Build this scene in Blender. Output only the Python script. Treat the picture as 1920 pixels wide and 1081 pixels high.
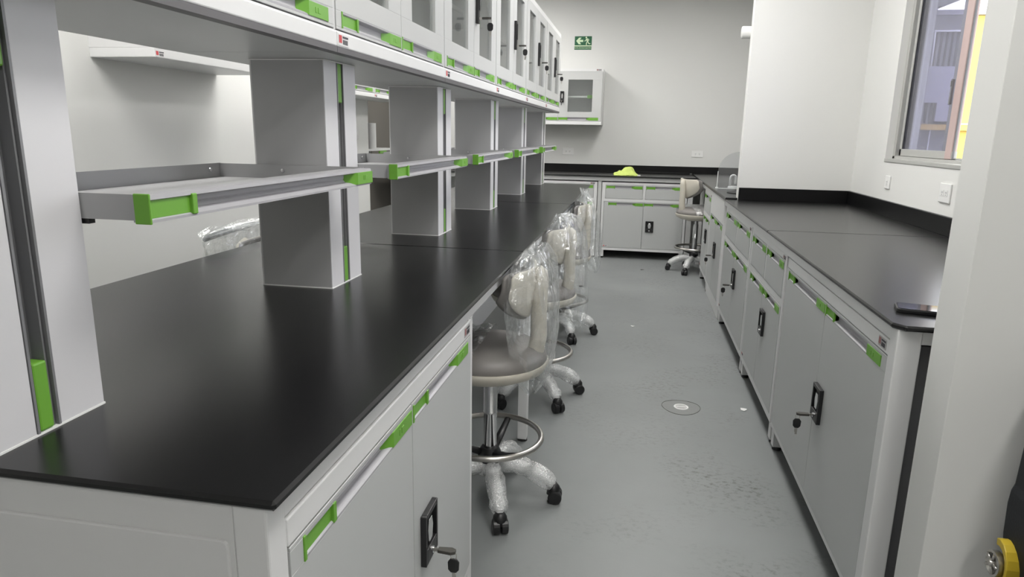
import bpy, bmesh, math, random
from mathutils import Vector, Matrix, noise

for o in list(bpy.data.objects):
    bpy.data.objects.remove(o, do_unlink=True)
scene = bpy.context.scene
C = scene.collection
R = math.radians

# ------------------------------------------------------------------ camera
cam_d = bpy.data.cameras.new('camera')
cam = bpy.data.objects.new('camera', cam_d)
C.objects.link(cam)
scene.camera = cam
cam_d.sensor_width = 36.0
cam_d.lens = 1271.97 / 1920 * 36.0
cam_d.clip_start = 0.02
yaw, pitch, roll = R(10.1326), R(-12.8951), R(1.06287)
f = Vector((-math.sin(yaw) * math.cos(pitch), math.cos(yaw) * math.cos(pitch), math.sin(pitch)))
r0 = Vector((math.cos(yaw), math.sin(yaw), 0))
u0 = r0.cross(f)
rr = r0 * math.cos(roll) + u0 * math.sin(roll)
uu = -r0 * math.sin(roll) + u0 * math.cos(roll)
mw = Matrix((rr, uu, -f)).transposed().to_4x4()
mw.translation = Vector((0, 0, 1.32675))
cam.matrix_world = mw

# ------------------------------------------------------------------ world and exposure
W = bpy.data.worlds.new('overcast_sky')
scene.world = W
W.use_nodes = True
bg = W.node_tree.nodes['Background']
bg.inputs['Color'].default_value = (0.93, 0.95, 1.0, 1)
bg.inputs['Strength'].default_value = 6.5
LAMP = 17.0
scene.view_settings.view_transform = 'Standard'
scene.view_settings.look = 'None'
scene.view_settings.exposure = 0.0
scene.view_settings.gamma = 1.0
scene.view_settings.use_curve_mapping = False


# ------------------------------------------------------------------ materials
def principled(name, col, rough=0.5, metal=0.0, spec=0.5, noise_amt=0.0, noise_scale=8.0, bump=0.0,
               bump_scale=80.0, emit=0.0, coat=0.0):
    m = bpy.data.materials.new(name)
    m.use_nodes = True
    nt = m.node_tree
    b = nt.nodes['Principled BSDF']
    b.inputs['Base Color'].default_value = (*col, 1)
    b.inputs['Roughness'].default_value = rough
    b.inputs['Metallic'].default_value = metal
    b.inputs['Specular IOR Level'].default_value = spec
    b.inputs['Coat Weight'].default_value = coat
    if emit:
        b.inputs['Emission Color'].default_value = (*col, 1)
        b.inputs['Emission Strength'].default_value = emit
    tc = nt.nodes.new('ShaderNodeTexCoord')
    if noise_amt:
        n = nt.nodes.new('ShaderNodeTexNoise')
        n.inputs['Scale'].default_value = noise_scale
        n.inputs['Detail'].default_value = 6
        nt.links.new(tc.outputs['Object'], n.inputs['Vector'])
        mx = nt.nodes.new('ShaderNodeMix')
        mx.data_type = 'RGBA'
        mx.inputs['A'].default_value = (*[c * (1 - noise_amt) for c in col], 1)
        mx.inputs['B'].default_value = (*[min(1, c * (1 + noise_amt)) for c in col], 1)
        nt.links.new(n.outputs['Fac'], mx.inputs['Factor'])
        nt.links.new(mx.outputs['Result'], b.inputs['Base Color'])
    if bump:
        n2 = nt.nodes.new('ShaderNodeTexNoise')
        n2.inputs['Scale'].default_value = bump_scale
        n2.inputs['Detail'].default_value = 4
        nt.links.new(tc.outputs['Object'], n2.inputs['Vector'])
        bp = nt.nodes.new('ShaderNodeBump')
        bp.inputs['Strength'].default_value = bump
        bp.inputs['Distance'].default_value = 0.002
        nt.links.new(n2.outputs['Fac'], bp.inputs['Height'])
        nt.links.new(bp.outputs['Normal'], b.inputs['Normal'])
    return m


def floor_material():
    m = principled('painted_concrete', (0.23, 0.24, 0.24), 0.42, spec=0.4)
    nt = m.node_tree
    b = nt.nodes['Principled BSDF']
    tc = nt.nodes.new('ShaderNodeTexCoord')
    big = nt.nodes.new('ShaderNodeTexNoise')
    big.inputs['Scale'].default_value = 1.3
    big.inputs['Detail'].default_value = 8
    big.inputs['Roughness'].default_value = 0.62
    nt.links.new(tc.outputs['Object'], big.inputs['Vector'])
    r1 = nt.nodes.new('ShaderNodeValToRGB')
    r1.color_ramp.elements[0].position = 0.3
    r1.color_ramp.elements[0].color = (0.205, 0.215, 0.215, 1)
    r1.color_ramp.elements[1].position = 0.75
    r1.color_ramp.elements[1].color = (0.25, 0.262, 0.262, 1)
    nt.links.new(big.outputs['Fac'], r1.inputs['Fac'])
    # dark scuffs: thin stretched noise masked by a larger noise
    mp = nt.nodes.new('ShaderNodeMapping')
    mp.inputs['Scale'].default_value = (38, 52, 1)
    mp.inputs['Rotation'].default_value = (0, 0, 0.25)
    nt.links.new(tc.outputs['Object'], mp.inputs['Vector'])
    sc = nt.nodes.new('ShaderNodeTexNoise')
    sc.inputs['Scale'].default_value = 1.0
    sc.inputs['Detail'].default_value = 5
    sc.inputs['Roughness'].default_value = 0.7
    nt.links.new(mp.outputs['Vector'], sc.inputs['Vector'])
    r2 = nt.nodes.new('ShaderNodeValToRGB')
    r2.color_ramp.elements[0].position = 0.50
    r2.color_ramp.elements[1].position = 0.66
    nt.links.new(sc.outputs['Fac'], r2.inputs['Fac'])
    mk = nt.nodes.new('ShaderNodeTexNoise')
    mk.inputs['Scale'].default_value = 2.2
    mk.inputs['Detail'].default_value = 3
    nt.links.new(tc.outputs['Object'], mk.inputs['Vector'])
    r3 = nt.nodes.new('ShaderNodeValToRGB')
    r3.color_ramp.elements[0].position = 0.46
    r3.color_ramp.elements[1].position = 0.66
    nt.links.new(mk.outputs['Fac'], r3.inputs['Fac'])
    # the scuffs gather on the right, where people walk along the cabinets
    sx = nt.nodes.new('ShaderNodeSeparateXYZ')
    nt.links.new(tc.outputs['Object'], sx.inputs['Vector'])
    mr = nt.nodes.new('ShaderNodeMapRange')
    mr.inputs['From Min'].default_value = -0.35
    mr.inputs['From Max'].default_value = 0.55
    mr.inputs['To Min'].default_value = 0.1
    mr.inputs['To Max'].default_value = 1.0
    nt.links.new(sx.outputs['X'], mr.inputs['Value'])
    mu = nt.nodes.new('ShaderNodeMath'); mu.operation = 'MULTIPLY'
    nt.links.new(r2.outputs['Color'], mu.inputs[0]); nt.links.new(r3.outputs['Color'], mu.inputs[1])
    mu2 = nt.nodes.new('ShaderNodeMath'); mu2.operation = 'MULTIPLY'
    nt.links.new(mu.outputs[0], mu2.inputs[0]); nt.links.new(mr.outputs['Result'], mu2.inputs[1])
    mx = nt.nodes.new('ShaderNodeMix'); mx.data_type = 'RGBA'
    nt.links.new(mu2.outputs[0], mx.inputs['Factor'])
    nt.links.new(r1.outputs['Color'], mx.inputs['A'])
    mx.inputs['B'].default_value = (0.085, 0.082, 0.075, 1)
    nt.links.new(mx.outputs['Result'], b.inputs['Base Color'])
    bp = nt.nodes.new('ShaderNodeBump')
    bp.inputs['Strength'].default_value = 0.12
    bp.inputs['Distance'].default_value = 0.004
    nt.links.new(big.outputs['Fac'], bp.inputs['Height'])
    nt.links.new(bp.outputs['Normal'], b.inputs['Normal'])
    return m


def film_material(name, clear=0.86, milk=0.10, rough=0.14, bscale=26.0, bstr=0.7, voronoi=False, bdist=0.01):
    """Thin plastic film: mostly clear, a little milky, glinting on its creases."""
    m = bpy.data.materials.new(name)
    m.use_nodes = True
    nt = m.node_tree
    nt.nodes.clear()
    out = nt.nodes.new('ShaderNodeOutputMaterial')
    tr = nt.nodes.new('ShaderNodeBsdfTransparent')
    tr.inputs['Color'].default_value = (0.97, 0.98, 0.98, 1)
    gl = nt.nodes.new('ShaderNodeBsdfGlossy')
    gl.inputs['Roughness'].default_value = rough
    gl.inputs['Color'].default_value = (1, 1, 1, 1)
    df = nt.nodes.new('ShaderNodeBsdfDiffuse')
    df.inputs['Color'].default_value = (0.86, 0.87, 0.87, 1)
    tc = nt.nodes.new('ShaderNodeTexCoord')
    if voronoi:
        t = nt.nodes.new('ShaderNodeTexVoronoi')
        t.inputs['Scale'].default_value = bscale
        h = t.outputs['Distance']
    else:
        t = nt.nodes.new('ShaderNodeTexNoise')
        t.inputs['Scale'].default_value = bscale
        t.inputs['Detail'].default_value = 3
        t.inputs['Distortion'].default_value = 1.5
        h = t.outputs['Fac']
    nt.links.new(tc.outputs['Object'], t.inputs['Vector'])
    bp = nt.nodes.new('ShaderNodeBump')
    bp.inputs['Strength'].default_value = bstr
    bp.inputs['Distance'].default_value = bdist
    nt.links.new(h, bp.inputs['Height'])
    nt.links.new(bp.outputs['Normal'], gl.inputs['Normal'])
    m1 = nt.nodes.new('ShaderNodeMixShader')
    ms = nt.nodes.new('ShaderNodeTexNoise')
    ms.inputs['Scale'].default_value = bscale * 0.55
    ms.inputs['Detail'].default_value = 5
    ms.inputs['Distortion'].default_value = 2.5
    nt.links.new(tc.outputs['Object'], ms.inputs['Vector'])
    mrg = nt.nodes.new('ShaderNodeMapRange')
    mrg.inputs['From Min'].default_value = 0.42
    mrg.inputs['From Max'].default_value = 0.72
    mrg.inputs['To Min'].default_value = milk * 0.5
    mrg.inputs['To Max'].default_value = min(0.9, milk * 3.2)
    nt.links.new(ms.outputs['Fac'], mrg.inputs['Value'])
    nt.links.new(mrg.outputs['Result'], m1.inputs[0])
    nt.links.new(tr.outputs[0], m1.inputs[1])
    nt.links.new(df.outputs[0], m1.inputs[2])
    fr = nt.nodes.new('ShaderNodeLayerWeight')
    fr.inputs['Blend'].default_value = 0.5
    pw = nt.nodes.new('ShaderNodeMath')
    pw.operation = 'POWER'
    pw.inputs[1].default_value = 3.5
    nt.links.new(fr.outputs['Facing'], pw.inputs[0])
    ad = nt.nodes.new('ShaderNodeMath')
    ad.operation = 'MULTIPLY_ADD'
    ad.inputs[1].default_value = 0.75
    ad.inputs[2].default_value = max(0.0, 1.0 - clear)
    ad.use_clamp = True
    nt.links.new(pw.outputs[0], ad.inputs[0])
    m2 = nt.nodes.new('ShaderNodeMixShader')
    nt.links.new(ad.outputs[0], m2.inputs[0])
    nt.links.new(m1.outputs[0], m2.inputs[1])
    nt.links.new(gl.outputs[0], m2.inputs[2])
    nt.links.new(m2.outputs[0], out.inputs['Surface'])
    return m


def glass_material(name, tint=(0.93, 0.96, 0.95), haze=0.0, ior=1.5):
    m = bpy.data.materials.new(name)
    m.use_nodes = True
    nt = m.node_tree
    nt.nodes.clear()
    out = nt.nodes.new('ShaderNodeOutputMaterial')
    tr = nt.nodes.new('ShaderNodeBsdfTransparent')
    tr.inputs['Color'].default_value = (*tint, 1)
    gl = nt.nodes.new('ShaderNodeBsdfGlossy')
    gl.inputs['Roughness'].default_value = 0.02
    lw = nt.nodes.new('ShaderNodeLayerWeight')
    lw.inputs['Blend'].default_value = 0.5
    pw = nt.nodes.new('ShaderNodeMath')
    pw.operation = 'POWER'
    pw.inputs[1].default_value = 5.0
    nt.links.new(lw.outputs['Facing'], pw.inputs[0])
    fr = nt.nodes.new('ShaderNodeMath')
    fr.operation = 'MULTIPLY_ADD'
    fr.inputs[1].default_value = 0.9
    fr.inputs[2].default_value = 0.04
    fr.use_clamp = True
    nt.links.new(pw.outputs[0], fr.inputs[0])
    df = nt.nodes.new('ShaderNodeBsdfDiffuse')
    df.inputs['Color'].default_value = (0.7, 0.7, 0.7, 1)
    m0 = nt.nodes.new('ShaderNodeMixShader')
    m0.inputs[0].default_value = haze
    nt.links.new(tr.outputs[0], m0.inputs[1]); nt.links.new(df.outputs[0], m0.inputs[2])
    mx = nt.nodes.new('ShaderNodeMixShader')
    nt.links.new(fr.outputs[0], mx.inputs[0])
    nt.links.new(m0.outputs[0], mx.inputs[1])
    nt.links.new(gl.outputs[0], mx.inputs[2])
    nt.links.new(mx.outputs[0], out.inputs['Surface'])
    return m


M = {}
M['wall'] = principled('wall_paint', (0.74, 0.74, 0.72), 0.75, spec=0.2, noise_amt=0.012, noise_scale=2.5, bump=0.05)
M['wall_far'] = principled('far_wall_paint', (0.72, 0.72, 0.705), 0.75, spec=0.2, noise_amt=0.012, noise_scale=2.0, bump=0.05)
M['taupe'] = principled('alcove_taupe', (0.15, 0.138, 0.122), 0.55, noise_amt=0.05, noise_scale=3)  # alcove walls, set darker than the other walls
M['ceiling'] = principled('ceiling_paint', (0.78, 0.78, 0.77), 0.9)
M['floor'] = floor_material()
M['white'] = principled('white_powder_coat', (0.72, 0.72, 0.72), 0.38, noise_amt=0.01, noise_scale=4)
M['grey'] = principled('grey_powder_coat', (0.50, 0.51, 0.505), 0.38, noise_amt=0.015, noise_scale=4)
M['grey_light'] = principled('light_grey_powder_coat', (0.53, 0.535, 0.53), 0.38, noise_amt=0.01, noise_scale=4)
M['panel_white'] = principled('panel_white_coat', (0.68, 0.68, 0.68), 0.38, noise_amt=0.01, noise_scale=4)
M['column_grey'] = principled('column_body_tone', (0.40, 0.40, 0.405), 0.36, noise_amt=0.01, noise_scale=4)  # column body, set darker than the front plates
M['column_white'] = principled('column_front_tone', (0.66, 0.655, 0.675), 0.4)  # front plates, set lighter than the column body
M['alu'] = principled('anodised_aluminium', (0.40, 0.395, 0.415), 0.45, metal=0.0, spec=0.4)
M['pan_grey'] = principled('tray_grey_coat', (0.38, 0.38, 0.385), 0.38)
M['alu_dark'] = principled('slot_aluminium', (0.22, 0.22, 0.23), 0.45, metal=0.2)
M['upstand_black'] = principled('black_upstand', (0.005, 0.005, 0.0055), 0.35, spec=0.25)
M['black_top'] = principled('black_phenolic', (0.006, 0.006, 0.0065), 0.27, spec=0.5)
M['black'] = principled('black_plastic', (0.012, 0.012, 0.013), 0.4)
M['green'] = principled('green_plastic', (0.15, 0.38, 0.04), 0.4)
M['chrome'] = principled('chrome', (0.78, 0.78, 0.79), 0.12, metal=1.0)
M['steel'] = principled('brushed_steel', (0.55, 0.53, 0.50), 0.3, metal=1.0)
M['keygrey'] = principled('key_head_grey', (0.055, 0.052, 0.045), 0.5)
M['dark_edging'] = principled('dark_edging', (0.10, 0.095, 0.10), 0.5)  # dark grey for the strip below the cabinet lip
M['cream'] = principled('cream_shell', (0.60, 0.565, 0.49), 0.42)
M['seat'] = principled('grey_vinyl', (0.22, 0.205, 0.195), 0.45)
M['rim'] = principled('dark_grey_cushion', (0.17, 0.16, 0.152), 0.5)
M['film'] = film_material('clear_plastic_film', 0.90, 0.08, 0.15, 20, 0.7)
M['film_seat'] = film_material('clear_seat_film', 0.88, 0.10, 0.17, 30, 0.8)
M['bubble'] = film_material('bubble_wrap_film', 0.84, 0.40, 0.20, 210, 0.6, True, 0.004)
M['glass'] = glass_material('pane_glass', (0.90, 0.92, 0.91), 0.07)
M['window_glass'] = glass_material('window_pane_glass', (0.80, 0.80, 0.86), 0.06)
M['acrylic'] = glass_material('acrylic_sheet', (0.90, 0.91, 0.92), 0.07)
M['acrylic_edge'] = principled('acrylic_edge', (0.85, 0.87, 0.87), 0.3)
M['red'] = principled('label_red', (0.55, 0.05, 0.06), 0.5)
M['dull_red'] = principled('label_dull_red', (0.30, 0.13, 0.13), 0.5)
M['ink'] = principled('label_ink', (0.05, 0.05, 0.06), 0.6)
M['label'] = principled('label_white', (0.70, 0.69, 0.69), 0.5)
M['label_grey'] = principled('label_grey', (0.42, 0.41, 0.41), 0.5)
M['plate'] = principled('outlet_white', (0.80, 0.80, 0.79), 0.35)
M['sign_green'] = principled('sign_green', (0.012, 0.11, 0.045), 0.45)
M['sign_light'] = principled('sign_light', (0.66, 0.80, 0.55), 0.5)
M['cloth'] = principled('lime_microfibre', (0.60, 0.71, 0.20), 0.95, spec=0.1, noise_amt=0.08, noise_scale=60, bump=0.4, bump_scale=300)
M['frame_alu'] = principled('window_aluminium', (0.50, 0.50, 0.48), 0.4, metal=0.3)
M['pink'] = principled('pinkish_stile', (0.54, 0.41, 0.39), 0.5, noise_amt=0.06, noise_scale=20)  # pinkish tone of the inner sash stile
M['yellow_wall'] = principled('yellow_wall_paint', (0.66, 0.47, 0.12), 0.8)
M['outside_grey'] = principled('outside_grey_cladding', (0.125, 0.123, 0.134), 0.7, noise_amt=0.08, noise_scale=3)
M['outside_light'] = principled('outside_pale_panel', (0.26, 0.253, 0.30), 0.7)
M['outside_white'] = principled('outside_white_trim', (0.60, 0.60, 0.62), 0.6)
M['orange'] = principled('orange_beam', (0.42, 0.27, 0.08), 0.7)
M['ground'] = principled('outside_concrete', (0.22, 0.22, 0.215), 0.9)
M['lamp'] = principled('lamp_diffuser', (1.0, 0.985, 0.955), 0.6, emit=LAMP)
M['phone_glass'] = principled('phone_glass', (0.01, 0.01, 0.012), 0.05)
M['yellow'] = principled('yellow_plastic', (0.55, 0.40, 0.03), 0.4)
M['bag'] = principled('black_fabric', (0.010, 0.012, 0.015), 0.7, bump=0.3, bump_scale=200)
M['paper'] = principled('white_paper', (0.80, 0.80, 0.79), 0.8)
M['leaf'] = principled('brown_scrap', (0.05, 0.045, 0.035), 0.8)
M['patch'] = principled('floor_patch', (0.212, 0.218, 0.215), 0.6, noise_amt=0.1, noise_scale=20)


# ------------------------------------------------------------------ mesh helpers
class MB:
    def __init__(self):
        self.v = []; self.f = []; self.m = []; self.s = []

    def add(self, vs, fs, mi=0, smooth=False):
        o = len(self.v)
        self.v += [tuple(p) for p in vs]
        for q in fs:
            self.f.append(tuple(i + o for i in q)); self.m.append(mi); self.s.append(smooth)
        return self

    def box(self, x0, x1, y0, y1, z0, z1, mi=0):
        if x0 > x1: x0, x1 = x1, x0
        if y0 > y1: y0, y1 = y1, y0
        if z0 > z1: z0, z1 = z1, z0
        return self.add([(x0, y0, z0), (x1, y0, z0), (x1, y1, z0), (x0, y1, z0),
                         (x0, y0, z1), (x1, y0, z1), (x1, y1, z1), (x0, y1, z1)],
                        [(0, 3, 2, 1), (4, 5, 6, 7), (0, 1, 5, 4), (1, 2, 6, 5), (2, 3, 7, 6), (3, 0, 4, 7)], mi)

    def prism(self, pts, a, b, axis='x', mi=0):
        """pts: counter-clockwise 2D outline; extruded from a to b along axis."""
        n = len(pts)

        def P(p, t):
            if axis == 'x': return (t, p[0], p[1])
            if axis == 'y': return (p[0], t, p[1])
            return (p[0], p[1], t)
        vs = [P(p, a) for p in pts] + [P(p, b) for p in pts]
        fs = [(i, (i + 1) % n, (i + 1) % n + n, i + n) for i in range(n)]
        fs += [tuple(range(n))[::-1], tuple(range(n, 2 * n))]
        return self.add(vs, fs, mi)

    def tube(self, path, rad, seg=12, caps=True, mi=0, closed=False, squash=None, up=None):
        path = [Vector(p) for p in path]
        n = len(path)
        rads = rad if isinstance(rad, (list, tuple)) else [rad] * n
        vs = []
        prev = None
        for i, p in enumerate(path):
            if closed:
                t = (path[(i + 1) % n] - path[i - 1]).normalized()
            else:
                t = (path[min(i + 1, n - 1)] - path[max(i - 1, 0)]).normalized()
            if up is not None:
                a = Vector(up)
            elif prev is None:
                a = Vector((0, 0, 1)) if abs(t.z) < 0.9 else Vector((1, 0, 0))
            else:
                a = prev
            a = (a - t * a.dot(t)).normalized()
            prev = a
            b = t.cross(a)
            sq = squash or (1, 1)
            for k in range(seg):
                w = 2 * math.pi * k / seg
                vs.append(p + a * math.cos(w) * rads[i] * sq[0] + b * math.sin(w) * rads[i] * sq[1])
        fs = []
        rng = n if closed else n - 1
        for i in range(rng):
            j = (i + 1) % n
            for k in range(seg):
                k2 = (k + 1) % seg
                fs.append((i * seg + k, j * seg + k, j * seg + k2, i * seg + k2))
        self.add(vs, fs, mi, True)
        if caps and not closed:
            o = len(self.v) - len(vs)
            self.f.append(tuple(o + k for k in range(seg))); self.m.append(mi); self.s.append(False)
            self.f.append(tuple(o + (n - 1) * seg + k for k in range(seg))[::-1]); self.m.append(mi); self.s.append(False)
        return self

    def lathe(self, prof, c=(0, 0, 0), seg=32, mi=0, axis='z'):
        """Turned shape; corners sharper than 55 degrees stay hard."""
        runs = [[prof[0]]]
        for i in range(1, len(prof)):
            runs[-1].append(prof[i])
            if i < len(prof) - 1:
                d1 = Vector((prof[i][0] - prof[i - 1][0], prof[i][1] - prof[i - 1][1]))
                d2 = Vector((prof[i + 1][0] - prof[i][0], prof[i + 1][1] - prof[i][1]))
                if d1.length > 1e-9 and d2.length > 1e-9 and d1.angle(d2) > R(55):
                    runs.append([prof[i]])
        for run in runs:
            vs = []
            for (r, h) in run:
                for k in range(seg):
                    w = 2 * math.pi * k / seg
                    a, b = r * math.cos(w), r * math.sin(w)
                    if axis == 'z': p = (c[0] + a, c[1] + b, c[2] + h)
                    elif axis == 'y': p = (c[0] + a, c[1] - h, c[2] + b)
                    else: p = (c[0] + h, c[1] + a, c[2] + b)
                    vs.append(p)
            fs = []
            for i in range(len(run) - 1):
                for k in range(seg):
                    k2 = (k + 1) % seg
                    fs.append((i * seg + k, i * seg + k2, (i + 1) * seg + k2, (i + 1) * seg + k))
            self.add(vs, fs, mi, True)
        return self


def obj(name, mb, mats, parent=None, bevel=0.0, loc=None, rot=None, seg=2, solid=0.0, subdiv=0):
    me = mb if isinstance(mb, bpy.types.Mesh) else None
    if me is None:
        me = bpy.data.meshes.new(name)
        me.from_pydata(mb.v, [], mb.f)
        if not isinstance(mats, (list, tuple)): mats = [mats]
        for m in mats: me.materials.append(M[m])
        me.polygons.foreach_set('material_index', mb.m)
        me.polygons.foreach_set('use_smooth', mb.s)
        me.update()
        bm = bmesh.new(); bm.from_mesh(me)
        bmesh.ops.recalc_face_normals(bm, faces=bm.faces)
        bm.to_mesh(me); bm.free()
    o = bpy.data.objects.new(name, me)
    C.objects.link(o)
    if parent: o.parent = parent
    if loc: o.location = loc
    if rot: o.rotation_euler = rot
    if subdiv:
        md = o.modifiers.new('subdiv', 'SUBSURF'); md.levels = subdiv; md.render_levels = subdiv
    if solid:
        md = o.modifiers.new('solid', 'SOLIDIFY'); md.thickness = solid; md.offset = 0
    if bevel:
        md = o.modifiers.new('bevel', 'BEVEL'); md.width = bevel; md.segments = seg
        md.limit_method = 'ANGLE'; md.angle_limit = R(40)
    return o


def tag(o, label=None, cat=None, group=None, kind=None):
    if label: o['label'] = label
    if cat: o['category'] = cat
    if group: o['group'] = group
    if kind: o['kind'] = kind
    return o


def empty(name, loc=(0, 0, 0), rz=0.0):
    o = bpy.data.objects.new(name, None)
    C.objects.link(o)
    o.location = loc; o.rotation_euler = (0, 0, rz)
    o.empty_display_size = 0.1
    return o


def copy_tree(o, parent=None):
    c = o.copy(); C.objects.link(c)
    if parent: c.parent = parent
    for ch in list(o.children): copy_tree(ch, c)
    return c


def struct(name, mb, mats, bevel=0.0, **k):
    o = obj(name, mb, mats, None, bevel, **k)
    o['kind'] = 'structure'
    return o


def text_mesh(txt, size, thick=0.0006):
    cu = bpy.data.curves.new('lettering', 'FONT')
    cu.body = txt; cu.size = size; cu.align_x = 'CENTER'; cu.align_y = 'CENTER'
    cu.extrude = thick; cu.resolution_u = 2
    to = bpy.data.objects.new('lettering', cu)
    C.objects.link(to)
    dg = bpy.context.evaluated_depsgraph_get()
    me = bpy.data.meshes.new_from_object(to.evaluated_get(dg))
    bpy.data.objects.remove(to, do_unlink=True)
    return me


# ------------------------------------------------------------------ room
CEIL = 2.9
mb = MB(); mb.box(-3.6, 3.1, -3.1, 8.4, -0.1, 0.0)
fl = struct('floor', mb, 'floor')
mb = MB(); mb.box(-3.6, 3.1, -3.1, 8.4, CEIL, CEIL + 0.1)
struct('ceiling', mb, 'ceiling')
mb = MB(); mb.box(-3.6, 1.60, 8.185, 8.3, 0, CEIL)
struct('wall_far', mb, 'wall_far')
mb = MB(); mb.box(-2.60, -2.44, -3.0, 4.55, 0, CEIL); mb.box(-2.86, -2.72, 4.55, 6.72, 0, CEIL); mb.box(-2.72, -2.44, 4.45, 4.55, 0, CEIL)
struct('wall_left', mb, 'wall')
mb = MB(); mb.box(-3.12, -3.0, 6.6, 8.185, 0, CEIL); mb.box(-3.0, -2.861, 6.60, 6.72, 0, CEIL)
struct('wall_alcove', mb, 'taupe')
# right wall with the window opening
WY0, WY1, WZ0, WZ1 = 2.62, 4.41, 1.21, 2.32
mb = MB()
mb.box(1.4366, 1.60, 1.62, WY0, 0, CEIL)
mb.box(1.4366, 1.60, WY1, 8.185, 0, CEIL)
mb.box(1.4366, 1.60, WY0, WY1, 0, WZ0)
mb.box(1.4366, 1.60, WY0, WY1, WZ1, CEIL)
struct('wall_right', mb, 'wall')
mb = MB(); mb.box(0.706, 1.4366, 4.992, 5.09, 0, CEIL)
struct('wall_partition', mb, 'wall')
mb = MB(); mb.box(0.679, 3.0, 1.50, 1.62, 0, CEIL)
struct('wall_near', mb, 'wall', bevel=0.0015)
mb = MB(); mb.box(3.0, 3.1, -3.1, 1.62, 0, CEIL)
struct('wall_side', mb, 'wall')
mb = MB(); mb.box(-2.6, 3.1, -3.1, -3.0, 0, CEIL)
struct('wall_back', mb, 'wall')

# ------------------------------------------------------------------ window
win = empty('window_1', (1.49, 3.5, WZ0)); win['kind'] = 'structure'


def rel(mb, o):
    for i, p in enumerate(mb.v):
        mb.v[i] = (p[0] - o[0], p[1] - o[1], p[2] - o[2])
    return mb


wl = (1.49, 3.5, WZ0)
mb = MB()
mb.box(1.475, 1.555, WY1 - 0.035, WY1, WZ0, WZ1); mb.box(1.475, 1.555, WY0, WY0 + 0.035, WZ0, WZ1)
mb.box(1.475, 1.555, WY0, WY1, WZ0, WZ0 + 0.028); mb.box(1.475, 1.555, WY0, WY1, WZ1 - 0.03, WZ1)
mb.box(1.50, 1.505, WY0, WY1, WZ0 + 0.028, WZ0 + 0.036); mb.box(1.525, 1.53, WY0, WY1, WZ0 + 0.028, WZ0 + 0.036)
obj('window_frame', rel(mb, wl), 'frame_alu', win, 0.002)
mb = MB(); mb.box(1.432, 1.478, WY0 - 0.0, WY1 - 0.0, WZ0 - 0.008, WZ0 + 0.012)
obj('window_sill', rel(mb, wl), 'frame_alu', win, 0.002)


def sash(y0, y1, x0, x1, stile_mat, stile_w):
    mb = MB()
    mb.box(x0, x1, y1 - 0.028, y1, WZ0 + 0.03, WZ1 - 0.03)
    mb.box(x0, x1, y0, y1, WZ0 + 0.03, WZ0 + 0.068); mb.box(x0, x1, y0, y1, WZ1 - 0.068, WZ1 - 0.03)
    s = obj('window_sash', rel(mb, wl), 'frame_alu', win, 0.002)
    if stile_mat == 'pink':
        mb = MB(); mb.box(x0 + 0.002, x0 + 0.010, y0 - 0.006, y0 + 0.006, WZ0 + 0.03, WZ1 - 0.03)
        obj('edge_strip', rel(mb, wl), 'alu_dark', s, 0.001)
        y0 += 0.006; stile_w -= 0.006
    mb = MB(); mb.box(x0 - 0.002, x1, y0 - 0.002, y0 + stile_w, WZ0 + 0.03, WZ1 - 0.03)
    obj('meeting_stile', rel(mb, wl), stile_mat, s, 0.004)
    mb = MB(); mb.box(x0 + 0.01, x0 + 0.014, y0 + stile_w, y1 - 0.028, WZ0 + 0.068, WZ1 - 0.068)
    obj('glass_pane', rel(mb, wl), 'window_glass', s)
    mb = MB()
    mb.box(x0 + 0.004, x0 + 0.02, y1 - 0.034, y1 - 0.028, WZ0 + 0.068, WZ1 - 0.068)
    obj('dark_edging', rel(mb, wl), 'black', s)  # black window gasket along the glass
    return s


s1 = sash(3.775, 4.37, 1.512, 1.535, 'frame_alu', 0.06)
s2 = sash(3.655, 4.345, 1.485, 1.508, 'pink', 0.078)
mb = MB(); mb.box(1.474, 1.486, 3.745, 3.760, 1.50, 1.62); mb.box(1.470, 1.486, 3.748, 3.757, 1.585, 1.612)
obj('window_latch', rel(mb, wl), 'alu_dark', s2, 0.002)

# ------------------------------------------------------------------ what the window looks out on
def part(mb, org, name, mat, parent, bevel=0.0):
    return obj(name, rel(mb, org), mat, parent, bevel)


no = (4.5, 12.0, 0)
nb = empty('neighbour_building', no)
tag(nb, 'grey corrugated building with pale box seen through the left window half', 'building')
mb = MB(); mb.box(4.0, 4.818, 12.03, 14.0, -0.2, 3.19)
part(mb, no, 'wall', 'outside_grey', nb)
mb = MB(); x = 4.25
while x < 4.74:
    mb.prism([(x, 12.03), (x + 0.02, 11.995), (x + 0.05, 11.995), (x + 0.07, 12.03)], 1.6, 2.95, 'z'); x += 0.075
part(mb, no, 'corrugation', 'outside_grey', nb)
mb = MB(); mb.box(4.24, 4.818, 11.96, 12.03, 2.972, 3.19)
part(mb, no, 'fascia', 'outside_grey', nb)
mb = MB(); mb.box(4.22, 4.818, 11.93, 12.03, 3.19, 3.26)
part(mb, no, 'eave_trim', 'outside_light', nb)
mb = MB(); mb.box(4.23, 4.818, 11.94, 11.965, 2.950, 2.974)
part(mb, no, 'lintel_trim', 'outside_white', nb)
mb = MB(); mb.tube([(4.37, 11.96, 2.44), (4.36, 11.96, 2.95)], 0.013)
part(mb, no, 'downpipe', 'outside_white', nb)
mb = MB(); mb.tube([(4.50, 11.98, 0.6), (4.50, 11.98, 1.49)], 0.010)
part(mb, no, 'downpipe', 'outside_white', nb)
mb = MB(); mb.prism([(4.24, 1.90), (4.51, 1.90), (4.51, 1.62), (4.815, 1.62), (4.815, 2.443), (4.24, 2.443)], 11.90, 11.995, 'y')
bx = part(mb, no, 'utility_box', 'outside_light', nb, 0.006)
mb = MB(); mb.tube([(4.765, 11.89, 1.65), (4.74, 11.89, 2.36)], 0.010)
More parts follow.
